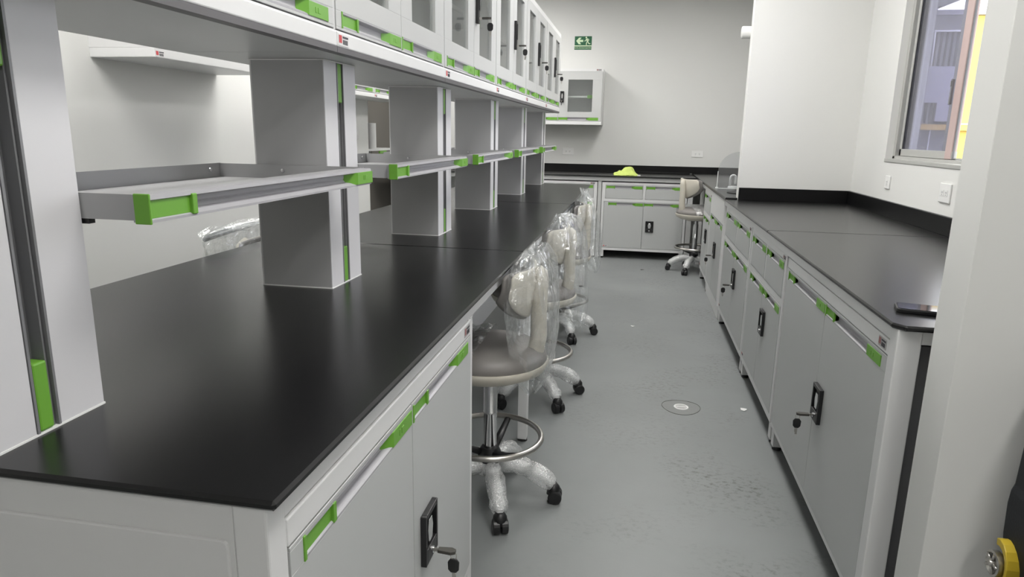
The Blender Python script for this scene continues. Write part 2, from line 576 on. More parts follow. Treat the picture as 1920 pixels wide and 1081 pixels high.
part(mb, no, 'conduit', 'outside_white', nb)
mb = MB(); mb.box(4.24, 4.818, 11.90, 12.0, 1.492, 1.578)
part(mb, no, 'cross_beam', 'orange', nb)
mb = MB(); mb.box(3.2, 4.0, 11.0, 13.0, -0.2, 4.2); mb.box(4.0, 4.235, 11.9, 12.0, -0.2, 3.3)
part(mb, no, 'side_wall', 'outside_grey', nb)
mb = MB(); mb.prism([(4.0, 3.275), (4.33, 3.275), (4.80, 3.47), (4.80, 4.2), (4.0, 4.2)], 11.7, 12.4, 'y')
part(mb, no, 'roof_gable', 'outside_grey', nb)
yo = (5.6, 12.0, 0)
yw = empty('yellow_building', yo)
tag(yw, 'bright yellow outside wall seen through the open right half of the window', 'building')
mb = MB(); mb.box(4.822, 7.5, 12.02, 14.0, -0.2, 3.19)
part(mb, yo, 'wall', 'yellow_wall', yw)
mb = MB(); mb.box(4.822, 7.5, 11.93, 14.0, 3.195, 3.26)
part(mb, yo, 'roof_edge', 'outside_white', yw)
mb = MB(); mb.box(4.822, 7.5, 11.93, 12.02, 1.492, 1.575)
part(mb, yo, 'ledge', 'yellow_wall', yw)
mb = MB(); mb.box(4.822, 7.5, 11.92, 12.02, 1.577, 1.60)
part(mb, yo, 'ledge_cap', 'outside_white', yw)
mb = MB(); mb.box(1.62, 14, -2, 24, -0.25, -0.15)
struct('outside_ground', mb, 'ground')

# ------------------------------------------------------------------ ceiling lamps
lamps = [(0.35, 1.05), (0.25, 3.8), (0.20, 6.1), (-1.62, 1.6), (-1.62, 4.4), (-1.7, 6.9), (1.2, -1.4)]
for i, (x, y) in enumerate(lamps):
    L = empty('ceiling_light', (x, y, CEIL))
    tag(L, 'white framed ceiling panel lamp above the benches, out of the frame', 'ceiling light', 'ceiling panel lamps')
    mb = MB()
    a, b = 0.31, 0.62
    mb.box(-a, -a + 0.02, -b, b, -0.03, 0); mb.box(a - 0.02, a, -b, b, -0.03, 0)
    mb.box(-a, a, -b, -b + 0.02, -0.03, 0); mb.box(-a, a, b - 0.02, b, -0.03, 0)
    obj('frame', mb, 'white', L)
    mb = MB(); mb.box(-a + 0.02, a - 0.02, -b + 0.02, b - 0.02, -0.022, -0.004)
    obj('diffuser', mb, 'lamp', L)

# ------------------------------------------------------------------ cabinet pieces (local frame: x to the viewer's right, front faces -y)
RAIL_H = 0.036


def pull_rail(parent, x0, x1, z1, y, name='pull_rail'):
    """C shaped aluminium pull profile with its two green end pieces. z1 = top edge, y = face of the door."""
    h = RAIL_H
    P = [(0.0, 0.0), (0.0, 0.004), (0.004, 0.0065), (0.013, 0.009), (0.0145, 0.013), (0.0145, h - 0.009), (0.010, h - 0.0075),
         (0.002, h - 0.006), (0.0, h - 0.004), (0.0, h), (0.018, h), (0.018, 0.0)]
    mb = MB(); mb.prism([(y + p[0], z1 - h + p[1]) for p in P], x0, x1, 'x')
    r = obj(name, mb, 'alu', parent)
    w = x1 - x0
    cl = min(0.10, w * 0.24)
    cr = min(0.135, w * 0.30)
    zb, zt = z1 - h + 0.002, z1 - 0.004
    mb = MB()
    mb.box(x0, x0 + cl, y + 0.003, y + 0.014, zb + 0.003, zt)
    mb.box(x0 - 0.0005, x0 + 0.006, y - 0.002, y + 0.014, z1 - h - 0.001, z1 + 0.0005)
    mb.box(x0 + cl - 0.010, x0 + cl, y - 0.002, y + 0.014, zb, zt + 0.001)
    obj('end_clip', mb, 'green', parent, 0.001)
    mb = MB()
    mb.prism([(x1 - cr, y + 0.014), (x1 - cr + 0.030, y - 0.002), (x1, y - 0.002), (x1, y + 0.014)], zb, zt, 'z')
    mb.box(x1 - cr + 0.06, x1 - cr + 0.066, y - 0.0030, y - 0.0015, zb + 0.009, zt - 0.009)
    mb.box(x1 - cr + 0.072, x1 - cr + 0.084, y - 0.0030, y - 0.0015, zb + 0.009, zt - 0.009)
    obj('end_clip', mb, 'green', parent, 0.001)
    return r


def lock(parent, cx, zc, y, keys=True, slim=False, w=0.043):
    """Recessed black paddle lock (or the slim glass door handle) with its keys."""
    mb = MB()
    if slim:
        w, h = 0.013, 0.075
        mb.box(cx - w, cx + w, y - 0.014, y, zc - h, zc + h)
        mb.box(cx - w * 0.6, cx + w * 0.6, y - 0.018, y - 0.014, zc - h * 0.3, zc + h * 0.8)
        obj('lock_handle', mb, 'black', parent, 0.003)
        zk = zc - h * 0.72
        yk = y - 0.014
    else:
        h = 0.060
        mb.box(cx - w, cx - w + 0.009, y - 0.013, y, zc - h, zc + h)
        mb.box(cx + w - 0.009, cx + w, y - 0.013, y, zc - h, zc + h)
        mb.box(cx - w + 0.009, cx + w - 0.009, y - 0.013, y, zc + h - 0.012, zc + h)
        mb.box(cx - w + 0.009, cx + w - 0.009, y - 0.013, y, zc - h, zc - h + 0.036)
        mb.box(cx - w + 0.009, cx + w - 0.009, y - 0.003, y - 0.0002, zc - h + 0.036, zc + h - 0.012)
        obj('lock_plate', mb, 'black', parent, 0.002)
        mb = MB()
        k = w / 0.043 * 0.85
        mb.prism([(cx - 0.012 * k, zc + 0.035), (cx - 0.02 * k, zc + 0.012), (cx - 0.013 * k, zc - 0.018), (cx + 0.013 * k, zc - 0.018),
                  (cx + 0.02 * k, zc + 0.012), (cx + 0.012 * k, zc + 0.035)], y - 0.010, y - 0.004, 'y')
        mb.lathe([(0.0, 0.016), (0.008, 0.016), (0.008, 0.0)], (cx, y, zc - h + 0.018), 14, 0, 'y')
        obj('lock_paddle', mb, 'chrome', parent, 0.001)
        zk = zc - h + 0.018
        yk = y - 0.014
    if keys:
        mb = MB()
        mb.box(cx - 0.0015, cx + 0.0015, yk - 0.012, yk, zk - 0.004, zk + 0.004)
        obj('key_blade', mb, 'steel', parent)
        mb = MB()
        mb.prism([(cx - 0.007, yk - 0.012), (cx - 0.010, yk - 0.042), (cx - 0.005, yk - 0.052), (cx + 0.005, yk - 0.052),
                  (cx + 0.010, yk - 0.042), (cx + 0.007, yk - 0.012)], zk - 0.004, zk + 0.004, 'z')
        obj('key_head', mb, 'keygrey', parent, 0.0015)
        kx, ky, kz = cx, yk - 0.047, zk - 0.004
        mb = MB()
        mb.tube([(kx, ky + 0.007 * math.cos(t), kz - 0.006 + 0.010 * math.sin(t)) for t in [i * math.pi / 6 for i in range(12)]],
                0.0010, 6, closed=True)
        mb.box(kx - 0.001, kx + 0.001, ky - 0.0035, ky + 0.0035, kz - 0.070, kz - 0.044)
        mb.box(kx - 0.001, kx + 0.001, ky - 0.0055, ky - 0.0035, kz - 0.062, kz - 0.050)
        obj('key_ring', mb, 'steel', parent)
        mb = MB()
        mb.prism([(ky - 0.007, kz - 0.014), (ky - 0.013, kz - 0.022), (ky - 0.012, kz - 0.040), (ky - 0.006, kz - 0.047),
                  (ky + 0.006, kz - 0.047), (ky + 0.012, kz - 0.040), (ky + 0.013, kz - 0.022), (ky + 0.007, kz - 0.014)],
                 kx - 0.003, kx + 0.003, 'x')
        obj('spare_key_head', mb, 'black', parent, 0.0015)


def sticker(parent, x, z, y, w=0.055, h=0.028, grey=False, name='label_sticker'):
    mb = MB()
    mb.box(x, x + w, y - 0.0008, y, z, z + h, 0)
    mb.box(x + w * 0.05, x + w * 0.32, y - 0.0013, y - 0.0008, z + h * 0.22, z + h * 0.88, 1)
    mb.box(x + w * 0.40, x + w * 0.93, y - 0.0013, y - 0.0008, z + h * 0.66, z + h * 0.84, 2)
    k = 0
    xx = x + w * 0.42
    while xx < x + w * 0.9:
        bw = w * (0.022, 0.04, 0.03)[k % 3]
        mb.box(xx, xx + bw, y - 0.0013, y - 0.0008, z + h * 0.14, z + h * 0.54, 2)
        xx += bw + w * 0.03; k += 1
    return obj(name, mb, ['label_grey', 'dull_red', 'ink'] if grey else ['label', 'red', 'ink'], parent)


def panel_front(parent, name, x0, x1, z0, z1, y, rail=True, li=0.0, ri=0.0, rz=None, mat='grey', glass=None, th=0.020):
    """A door or drawer front with its pull rail let into the top (or bottom) edge; y = outer face."""
    mb = MB()
    h = RAIL_H
    yb = y + th
    if rail:
        rz = rz if rz is not None else z1 - 0.006
        a, b = x0 + li, x1 - ri
        mb.box(x0, x1, y, yb, rz, z1)
        if glass is None:
            mb.box(x0, x1, y, yb, z0, rz - h)
        else:
            g0, g1, gz0, gz1 = glass
            # pull rail under the pane
            mb.v = []; mb.f = []; mb.m = []; mb.s = []
            mb.box(x0, x1, y, yb, z0, rz - h)
            mb.box(x0, x1, y, yb, rz, gz0); mb.box(x0, x1, y, yb, gz1, z1)
            mb.box(x0, g0, y, yb, gz0, gz1); mb.box(g1, x1, y, yb, gz0, gz1)
        mb.box(x0, a, y, yb, rz - h, rz); mb.box(b, x1, y, yb, rz - h, rz)
        mb.box(a, b, yb - 0.002, yb, rz - h, rz)
    else:
        mb.box(x0, x1, y, yb, z0, z1)
    d = obj(name, mb, mat, parent, 0.0015)
    if glass is not None:
        g0, g1, gz0, gz1 = glass
        mb = MB(); mb.box(g0 - 0.004, g1 + 0.004, y + 0.009, y + 0.013, gz0 - 0.004, gz1 + 0.004)
        obj('glass_pane', mb, 'glass', d)
    if rail:
        pull_rail(d, a, b, rz, y)
    return d


def carcass(root, w, d, z0, z1, openings, frame_mat='white', name='carcass', bottom=True):
    """Hollow box with a front frame: openings = list of (x0,x1,z0,z1) cut from the front face grid."""
    mb = MB()
    t = 0.016
    mb.box(0, t, 0.0226, d, z0, z1); mb.box(w - t, w, 0.0226, d, z0, z1)
    mb.box(t, w - t, d - t, d - 0.0003, z0 + t, z1 - t)
    mb.box(t, w - t, 0.0226, d - 0.0003, z0 + 0.0003, z0 + t); mb.box(t, w - t, 0.0226, d - 0.0003, z1 - t, z1 - 0.0003)
    # front frame from grid lines
    xs = sorted(set([0, w] + [o[0] for o in openings] + [o[1] for o in openings]))
    zs = sorted(set([z0, z1] + [o[2] for o in openings] + [o[3] for o in openings]))
    for i in range(len(xs) - 1):
        k = 0
        while k < len(zs) - 1:
            def solid(kk):
                cx, cz = (xs[i] + xs[i + 1]) / 2, (zs[kk] + zs[kk + 1]) / 2
                return not any(o[0] < cx < o[1] and o[2] < cz < o[3] for o in openings)
            if solid(k):
                k2 = k
                while k2 + 1 < len(zs) - 1 and solid(k2 + 1): k2 += 1
                mb.box(xs[i], xs[i + 1], 0, 0.0225, zs[k], zs[k2 + 1])
                k = k2 + 1
            else:
                k += 1
    return obj(name, mb, frame_mat, root)


def legs(root, w, d, z, inset=0.0):
    for lx in (inset + 0.022, w - inset - 0.022):
        for ly in (0.03, d - 0.04):
            mb = MB(); mb.box(lx - 0.022, lx + 0.022, ly - 0.022, ly + 0.022, 0.018, z)
            mb.lathe([(0.0, 0.018), (0.016, 0.018), (0.02, 0.006), (0.02, 0.0), (0.0, 0.0)], (lx, ly, 0), 14, 1)
            obj('leg', mb, ['white', 'black'], root)


G = 0.003


def strip_cabinet(loc, rz, w, d, label, keys_side='right', key=True, zleg=0.10, ztop=0.845, grp=None, seam=None, lockx=None):
    """Base cabinet with a header strip and two tall doors."""
    root = empty('base_cabinet', loc, rz)
    tag(root, label, 'cabinet', grp)
    strip = 0.045
    zo0, zo1 = zleg + 0.018, ztop
    carcass(root, w, d, zleg, ztop, [(G, w - G, zo0, zo1)])
    legs(root, w, d, zleg)
    mb = MB(); mb.box(G, w - G, -0.002, 0.020, ztop - strip + G, ztop - G)
    hs = obj('header_strip', mb, 'white', root, 0.002)
    sticker(hs, w - 0.075, ztop - strip + 0.010, -0.002, 0.055, 0.026, True)
    m = seam if seam else w / 2
    d1 = panel_front(root, 'door', 2 * G, m - G / 2, zo0 + G, ztop - strip, -0.002, True, 0.035, 0.004)
    d2 = panel_front(root, 'door', m + G / 2, w - 2 * G, zo0 + G, ztop - strip, -0.002, True, 0.004, 0.035)
    lock(d2, m + (lockx or 0.085), 0.47, -0.002, key)
    return root


def drawer_cabinet(loc, rz, w, d, label, key=True, zleg=0.10, ztop=0.835, ndraw=2, grp=None, lz=0.37, lockoff=0.085, ndoors=2):
    root = empty('base_cabinet', loc, rz)
    tag(root, label, 'cabinet', grp)
    b = 0.036
    zd0, zd1 = 0.655, ztop - 0.025   # drawers
    zo0, zo1 = zleg + 0.028, 0.625   # doors
    ops = []
    if ndraw == 2:
        m = w / 2
        ops += [(b, m - 0.012, zd0, zd1), (m + 0.012, w - b, zd0, zd1)]
    elif ndraw == 1:
        ops += [(b, w - b, zd0, zd1)]
    ops += [(b * 0.7, w - b * 0.7, zo0, zo1)]
    carcass(root, w, d, zleg, ztop, ops)
    legs(root, w, d, zleg)
    for k, o in enumerate(ops[:-1]):
        panel_front(root, 'drawer', o[0] + G, o[1] - G, o[2] + G, o[3] - G, -0.002, True, 0.006, 0.006)
    o = ops[-1]; m = w / 2
    panel_front(root, 'door', o[0] + G, m - G / 2, o[2] + G, o[3] - G, -0.002, True, 0.045, 0.004)
    d2 = panel_front(root, 'door', m + G / 2, o[1] - G, o[2] + G, o[3] - G, -0.002, True, 0.004, 0.02)
    lock(d2, m + lockoff, lz, -0.002, key)
    sticker(root, w - 0.075, ztop - 0.026, 0.0, 0.05, 0.018, True)
    sticker(root, b, zo0 + 0.012, -0.0025, 0.05, 0.016)
    return root


def glass_cabinet(loc, rz, w, d, h, label, grp=None, handle='slim', keys=True, key_scale=1, left_label=True, inner_shelf=True, name='overhead_cabinet',
                  pane_in=0.10, plinth=0.034, lip=True):
    """Wall or rack cabinet: plinth, two framed glass doors with pull rails under the panes."""
    root = empty(name, loc, rz)
    tag(root, label, 'cabinet', grp)
    z0 = 0.013 if lip else 0.0
    if lip:
        mb = MB(); mb.box(0.0, w, -0.0055, 0.02, 0.0, 0.013)
        obj('lip_strip', mb, 'dark_edging', root)  # dark grey strip along the bottom of the front lip
        mb = MB(); mb.box(0.0, w, 0.0205, d, 0.001, 0.0128)
        obj('underside_panel', mb, 'grey', root)
    mb = MB(); mb.box(0.0, w, -0.006, d, z0, z0 + plinth)
    pl = obj('base_plinth', mb, 'white', root, 0.003)
    zb = z0 + plinth
    carcass(root, w, d, zb, h, [(G, w - G, zb + 0.003, h - 0.03)])
    m = w / 2
    y = -0.002
    for k in range(2):
        a, b = (2 * G, m - G / 2) if k == 0 else (m + G / 2, w - 2 * G)
        li, ri = (0.03, 0.004) if k == 0 else (0.004, 0.03)
        dr = panel_front(root, 'door', a, b, zb + 0.006, h - 0.032, y, True, li, ri, rz=zb + 0.012 + RAIL_H, mat='grey_light',
                         glass=(a + pane_in, b - pane_in, zb + 0.105, h - (0.085 if lip else 0.118)))
        if k == 1 and handle:
            if handle == 'slim':
                lock(dr, a + 0.035, zb + 0.30, y, keys, True)
            else:
                lock(dr, a + 0.040, zb + 0.265, y, True, False, 0.021)
    if inner_shelf:
        mb = MB(); mb.box(0.016, w - 0.016, 0.06, d - 0.016, zb + 0.262, zb + 0.280)
        sh = obj('inner_shelf', mb, 'white', root)
        mb = MB(); mb.box(w - 0.17, w - 0.11, 0.052, 0.06, zb + 0.252, zb + 0.288)
        obj('end_clip', mb, 'green', sh)
    if left_label: sticker(pl, 0.004, z0 + 0.004, -0.006, 0.058, 0.026)
    else: sticker(root, w - 0.075, h - 0.024, 0.0, 0.055, 0.018, True)
    return root



PI = math.pi
# ------------------------------------------------------------------ island bench
XI, XL, Y0, Y1 = -0.395, -1.427, 0.657, 6.02
ZT, TH = 0.900, 0.0134
joints = [Y0, 2.453, 4.258, Y1]
wlabels = ['black worktop slab at the near end of the island, under the first two rack columns',
           'black worktop slab in the middle of the island bench',
           'black worktop slab at the far end of the island bench']
for k in range(3):
    mb = MB(); mb.box(XL, XI, joints[k] + (0.0007 if k else 0), joints[k + 1] - (0.0007 if k < 2 else 0), ZT - TH, ZT)
    tag(obj('worktop', mb, 'black_top', None, 0.0042, seg=1), wlabels[k], 'worktop')

fr = empty('bench_frame', ((XI + XL) / 2, Y0, 0))
tag(fr, 'white steel frame with end panel and legs carrying the black island worktop', 'bench frame')
fo = ((XI + XL) / 2, Y0, 0)
ZF = ZT - TH
mb = MB()
# near end panel with a raised inset
mb.box(XL + 0.0612, XI - 0.0612, Y0 + 0.008, Y0 + 0.03, 0.02, ZF)
ep = obj('end_panel', rel(mb, fo), 'panel_white', fr, 0.001)
mb = MB()
ox0, ox1, oz0, oz1, rr_ = XL + 0.07, -0.463, 0.10, 0.838, 0.010
pts = []
for (cx, cz, a0) in ((ox1 - rr_, oz1 - rr_, 0), (ox0 + rr_, oz1 - rr_, 90), (ox0 + rr_, oz0 + rr_, 180), (ox1 - rr_, oz0 + rr_, 270)):
    for t in range(4):
        a = R(a0 + 30 * t)
        pts.append((cx + rr_ * math.cos(a), cz + rr_ * math.sin(a)))
mb.prism(pts, Y0 + 0.0045, Y0 + 0.010, 'y')
obj('inset_panel', rel(mb, fo), 'panel_white', ep, 0.003)
for sx, x in ((1, XI - 0.016), (-1, XL + 0.016)):
    mb = MB(); mb.box(x, x - sx * 0.045, Y0 + 0.007, Y0 + 0.05, 0.0, ZF)
    obj('corner_post', rel(mb, fo), 'white', fr, 0.003)
    mb = MB(); mb.box(x - sx * 0.002, x - sx * 0.03, Y0 + 0.05, Y1 - 0.01, 0.848, ZF)
    obj('apron_rail', rel(mb, fo), 'white', fr, 0.002)
    for y in (1.715, 2.78, 3.80, 4.85, 5.97):
        mb = MB(); mb.box(x - sx * 0.002, x - sx * 0.042, y - 0.045, y, 0.012, 0.848)
        lg = obj('leg', rel(mb, fo), 'white', fr, 0.002)
        mb = MB(); mb.lathe([(0.0, 0.012), (0.018, 0.012), (0.022, 0.0), (0.0, 0.0)], (x - sx * 0.022, y - 0.022, 0), 14)
        obj('levelling_foot', rel(mb, fo), 'black', lg)
mb = MB(); mb.box(-0.92, -0.90, Y0 + 0.04, Y1 - 0.02, 0.16, ZF)
obj('modesty_panel', rel(mb, fo), 'white', fr)

strip_cabinet((-0.412, 0.705, 0), PI / 2, 0.985, 0.46,
              'grey base cabinet at the near right corner of the island, keys in its lock', seam=0.493, lockx=0.085,
              zleg=0.095, ztop=0.848)

# ------------------------------------------------------------------ reagent rack columns
XC, XCL = -0.8052, -1.0118
cols = [(0.672, 0.874), (1.702, 1.903), (2.728, 2.925), (3.756, 3.947), (4.782, 4.968), (5.812, 6.005)]
col_words = ['grey rack column nearest the camera, at the left edge of the picture',
             'second grey rack column, standing behind the largest tray shelf',
             'third grey rack column along the island worktop',
             'fourth grey rack column along the island worktop',
             'fifth grey rack column, last but one along the island',
             'sixth and farthest grey rack column at the far end of the island']
ZS = 1.503
for k, (a, b) in enumerate(cols):
    b = a + 0.2
    root = empty('rack_column', ((XC + XCL) / 2, (a + b) / 2, ZT))
    tag(root, col_words[k], 'rack column', None)
    o = ((XC + XCL) / 2, (a + b) / 2, ZT)
    s0, s1 = a + 0.076, a + 0.118
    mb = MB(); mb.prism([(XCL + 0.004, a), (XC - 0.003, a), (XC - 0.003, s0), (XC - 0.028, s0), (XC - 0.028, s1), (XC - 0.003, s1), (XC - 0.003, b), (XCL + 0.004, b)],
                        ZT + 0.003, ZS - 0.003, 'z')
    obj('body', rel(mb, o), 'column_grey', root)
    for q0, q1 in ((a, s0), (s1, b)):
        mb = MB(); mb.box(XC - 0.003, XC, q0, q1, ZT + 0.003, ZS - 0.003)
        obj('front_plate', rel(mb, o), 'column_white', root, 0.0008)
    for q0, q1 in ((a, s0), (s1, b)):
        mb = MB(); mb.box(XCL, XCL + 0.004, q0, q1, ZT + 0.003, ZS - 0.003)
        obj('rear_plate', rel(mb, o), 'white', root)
    mb = MB()
    mb.box(XC - 0.0275, XC - 0.024, s0 + 0.001, s1 - 0.001, ZT + 0.003, ZS - 0.003)
    for q in (s0 + 0.001, s1 - 0.005):
        mb.box(XC - 0.0275, XC + 0.0012, q, q + 0.004, ZT + 0.003, ZS - 0.003)
    mb.box(XC - 0.0275, XC - 0.004, s1 - 0.010, s1 - 0.007, ZT + 0.003, ZS - 0.003)
    st = obj('slot_track', rel(mb, o), 'alu_dark', root)
    for z0, z1 in ((ZT + 0.004, ZT + 0.104), (ZS - 0.105, ZS - 0.004)):
        mb = MB(); mb.box(XC - 0.0238, XC + 0.001, s0 + 0.006, s0 + 0.030, z0, z1)
        obj('slot_clip', rel(mb, o), 'green', st, 0.003)
    mb = MB(); mb.box(XCL - 0.0008, XC + 0.0012, a - 0.001, b + 0.001, ZT, ZT + 0.003); mb.box(XCL - 0.0008, XC + 0.0012, a - 0.001, b + 0.001, ZS - 0.003, ZS)
    obj('edge_trim', rel(mb, o), 'paper', root)

# ------------------------------------------------------------------ trays between the columns
tray_words = ['grey tray shelf with green ends nearest the camera, between the first two rack columns',
              'second tray shelf from the camera, between the second and third rack columns',
              'third tray shelf from the camera, between the third and fourth rack columns',
              'fourth tray shelf, between the fourth and fifth rack columns',
              'farthest tray shelf, between the last two rack columns']
for k in range(5):
    a = cols[k][0] + 0.2 + 0.002
    b = cols[k + 1][0] - 0.002
    root = empty('tray_shelf', (-0.9, (a + b) / 2, 1.19))
    tag(root, tray_words[k], 'shelf', 'tray shelves of the reagent rack')
    o = (-0.9, (a + b) / 2, 1.19)
    z0, z1 = 1.192, 1.230
    xb, xf = -1.118, -0.704
    mb = MB()
    mb.box(xb + 0.003, xf - 0.0005, a + 0.003, b - 0.003, z0 + 0.001, z0 + 0.005)
    mb.box(xb, xb + 0.003, a, b, z0, z1 + 0.004)
    mb.box(xb + 0.003, xf, a, a + 0.003, z0, z1); mb.box(xb + 0.003, xf, b - 0.003, b, z0, z1 + 0.003)
    mb.box(xf - 0.05, xf - 0.001, a + 0.003, b - 0.003, z0 + 0.0052, z1 - 0.002)
    obj('pan', rel(mb, o), 'pan_grey', root)
    # rail profile faces +x
    h = z1 - z0 + 0.002
    P = [(-0.006, 0), (0.022, 0), (0.022, 0.004), (0.012, 0.009), (0.003, 0.011), (0.001, 0.015), (-0.001, 0.018), (0.001, 0.021), (0.001, h - 0.011),
         (0.014, h - 0.010), (0.022, h - 0.007), (0.021, h - 0.001), (0.016, h), (-0.006, h)]
    ra, rb = a - 0.012, b - 0.004
    mb = MB(); mb.prism([(xf + p[0], z0 - 0.001 + p[1]) for p in P], ra, rb, 'y')
    obj('front_rail', rel(mb, o), 'alu', root)
    xo = xf + 0.022
    mb = MB()
    mb.box(xf - 0.001, xo + 0.003, ra - 0.004, ra, z0 - 0.003, z1 + 0.003)
    mb.box(xf, xo - 0.003, ra, ra + 0.10, z0 + 0.004, z1 - 0.006)
    mb.box(xf, xo + 0.003, ra + 0.094, ra + 0.106, z0 + 0.002, z1 - 0.004)
    obj('end_clip', rel(mb, o), 'green', root, 0.0015)
    mb = MB()
    mb.prism([(xf, rb - 0.125), (xo + 0.004, rb - 0.095), (xo + 0.004, rb), (xf, rb)], z0 + 0.003, z1 - 0.006, 'z')
    mb.box(xo + 0.004, xo + 0.005, rb - 0.06, rb - 0.055, z0 + 0.013, z1 - 0.014)
    mb.box(xo + 0.004, xo + 0.005, rb - 0.05, rb - 0.038, z0 + 0.013, z1 - 0.014)
    obj('end_clip', rel(mb, o), 'green', root, 0.0015)
    for (bx, by, ax) in ((-0.93, b - 0.003, -1),):
        mb = MB(); mb.lathe([(0.0, 0.005), (0.005, 0.004), (0.006, 0.0), (0.0, 0.0)], (bx, by, z0 + 0.026), 12, 0, 'y')
        obj('bolt', rel(mb, o), 'chrome', root)
    mb = MB(); mb.lathe([(0.0, 0.005), (0.005, 0.004), (0.006, 0.0), (0.0, 0.0)], (xb + 0.003, b - 0.05, z0 + 0.026), 12, 0, 'x')
    obj('bolt', rel(mb, o), 'chrome', root)
    mb = MB()
    mb.box(-1.0, -0.812, b - 0.016, b - 0.002, z0 - 0.016, z0)
    obj('bracket', rel(mb, o), 'black', root)
    mb = MB(); mb.box(-1.0, -0.797, a + 0.002, a + 0.014, z0 - 0.008, z0)
    obj('bracket', rel(mb, o), 'black', root)

# ------------------------------------------------------------------ overhead cabinets on the rack
ov_words = ['overhead cabinet nearest the camera, cut off by the top edge, one green clip in view',
            'second overhead glass-door cabinet from the camera, red and white sticker at its left end',
            'third overhead glass-door cabinet, with black handle and keys at the top edge of the picture',
            'fourth overhead glass-door cabinet from the camera along the rack',
            'fifth overhead glass-door cabinet, last but one along the rack',
            'farthest overhead glass-door cabinet at the end of the rack']
for k in range(6):
    y = 0.65 + 0.915 * k
    glass_cabinet((-0.7085, y, ZS), PI / 2, 0.913, 0.405, 0.655, ov_words[k], 'overhead cabinets along the rack', keys=(k > 0))

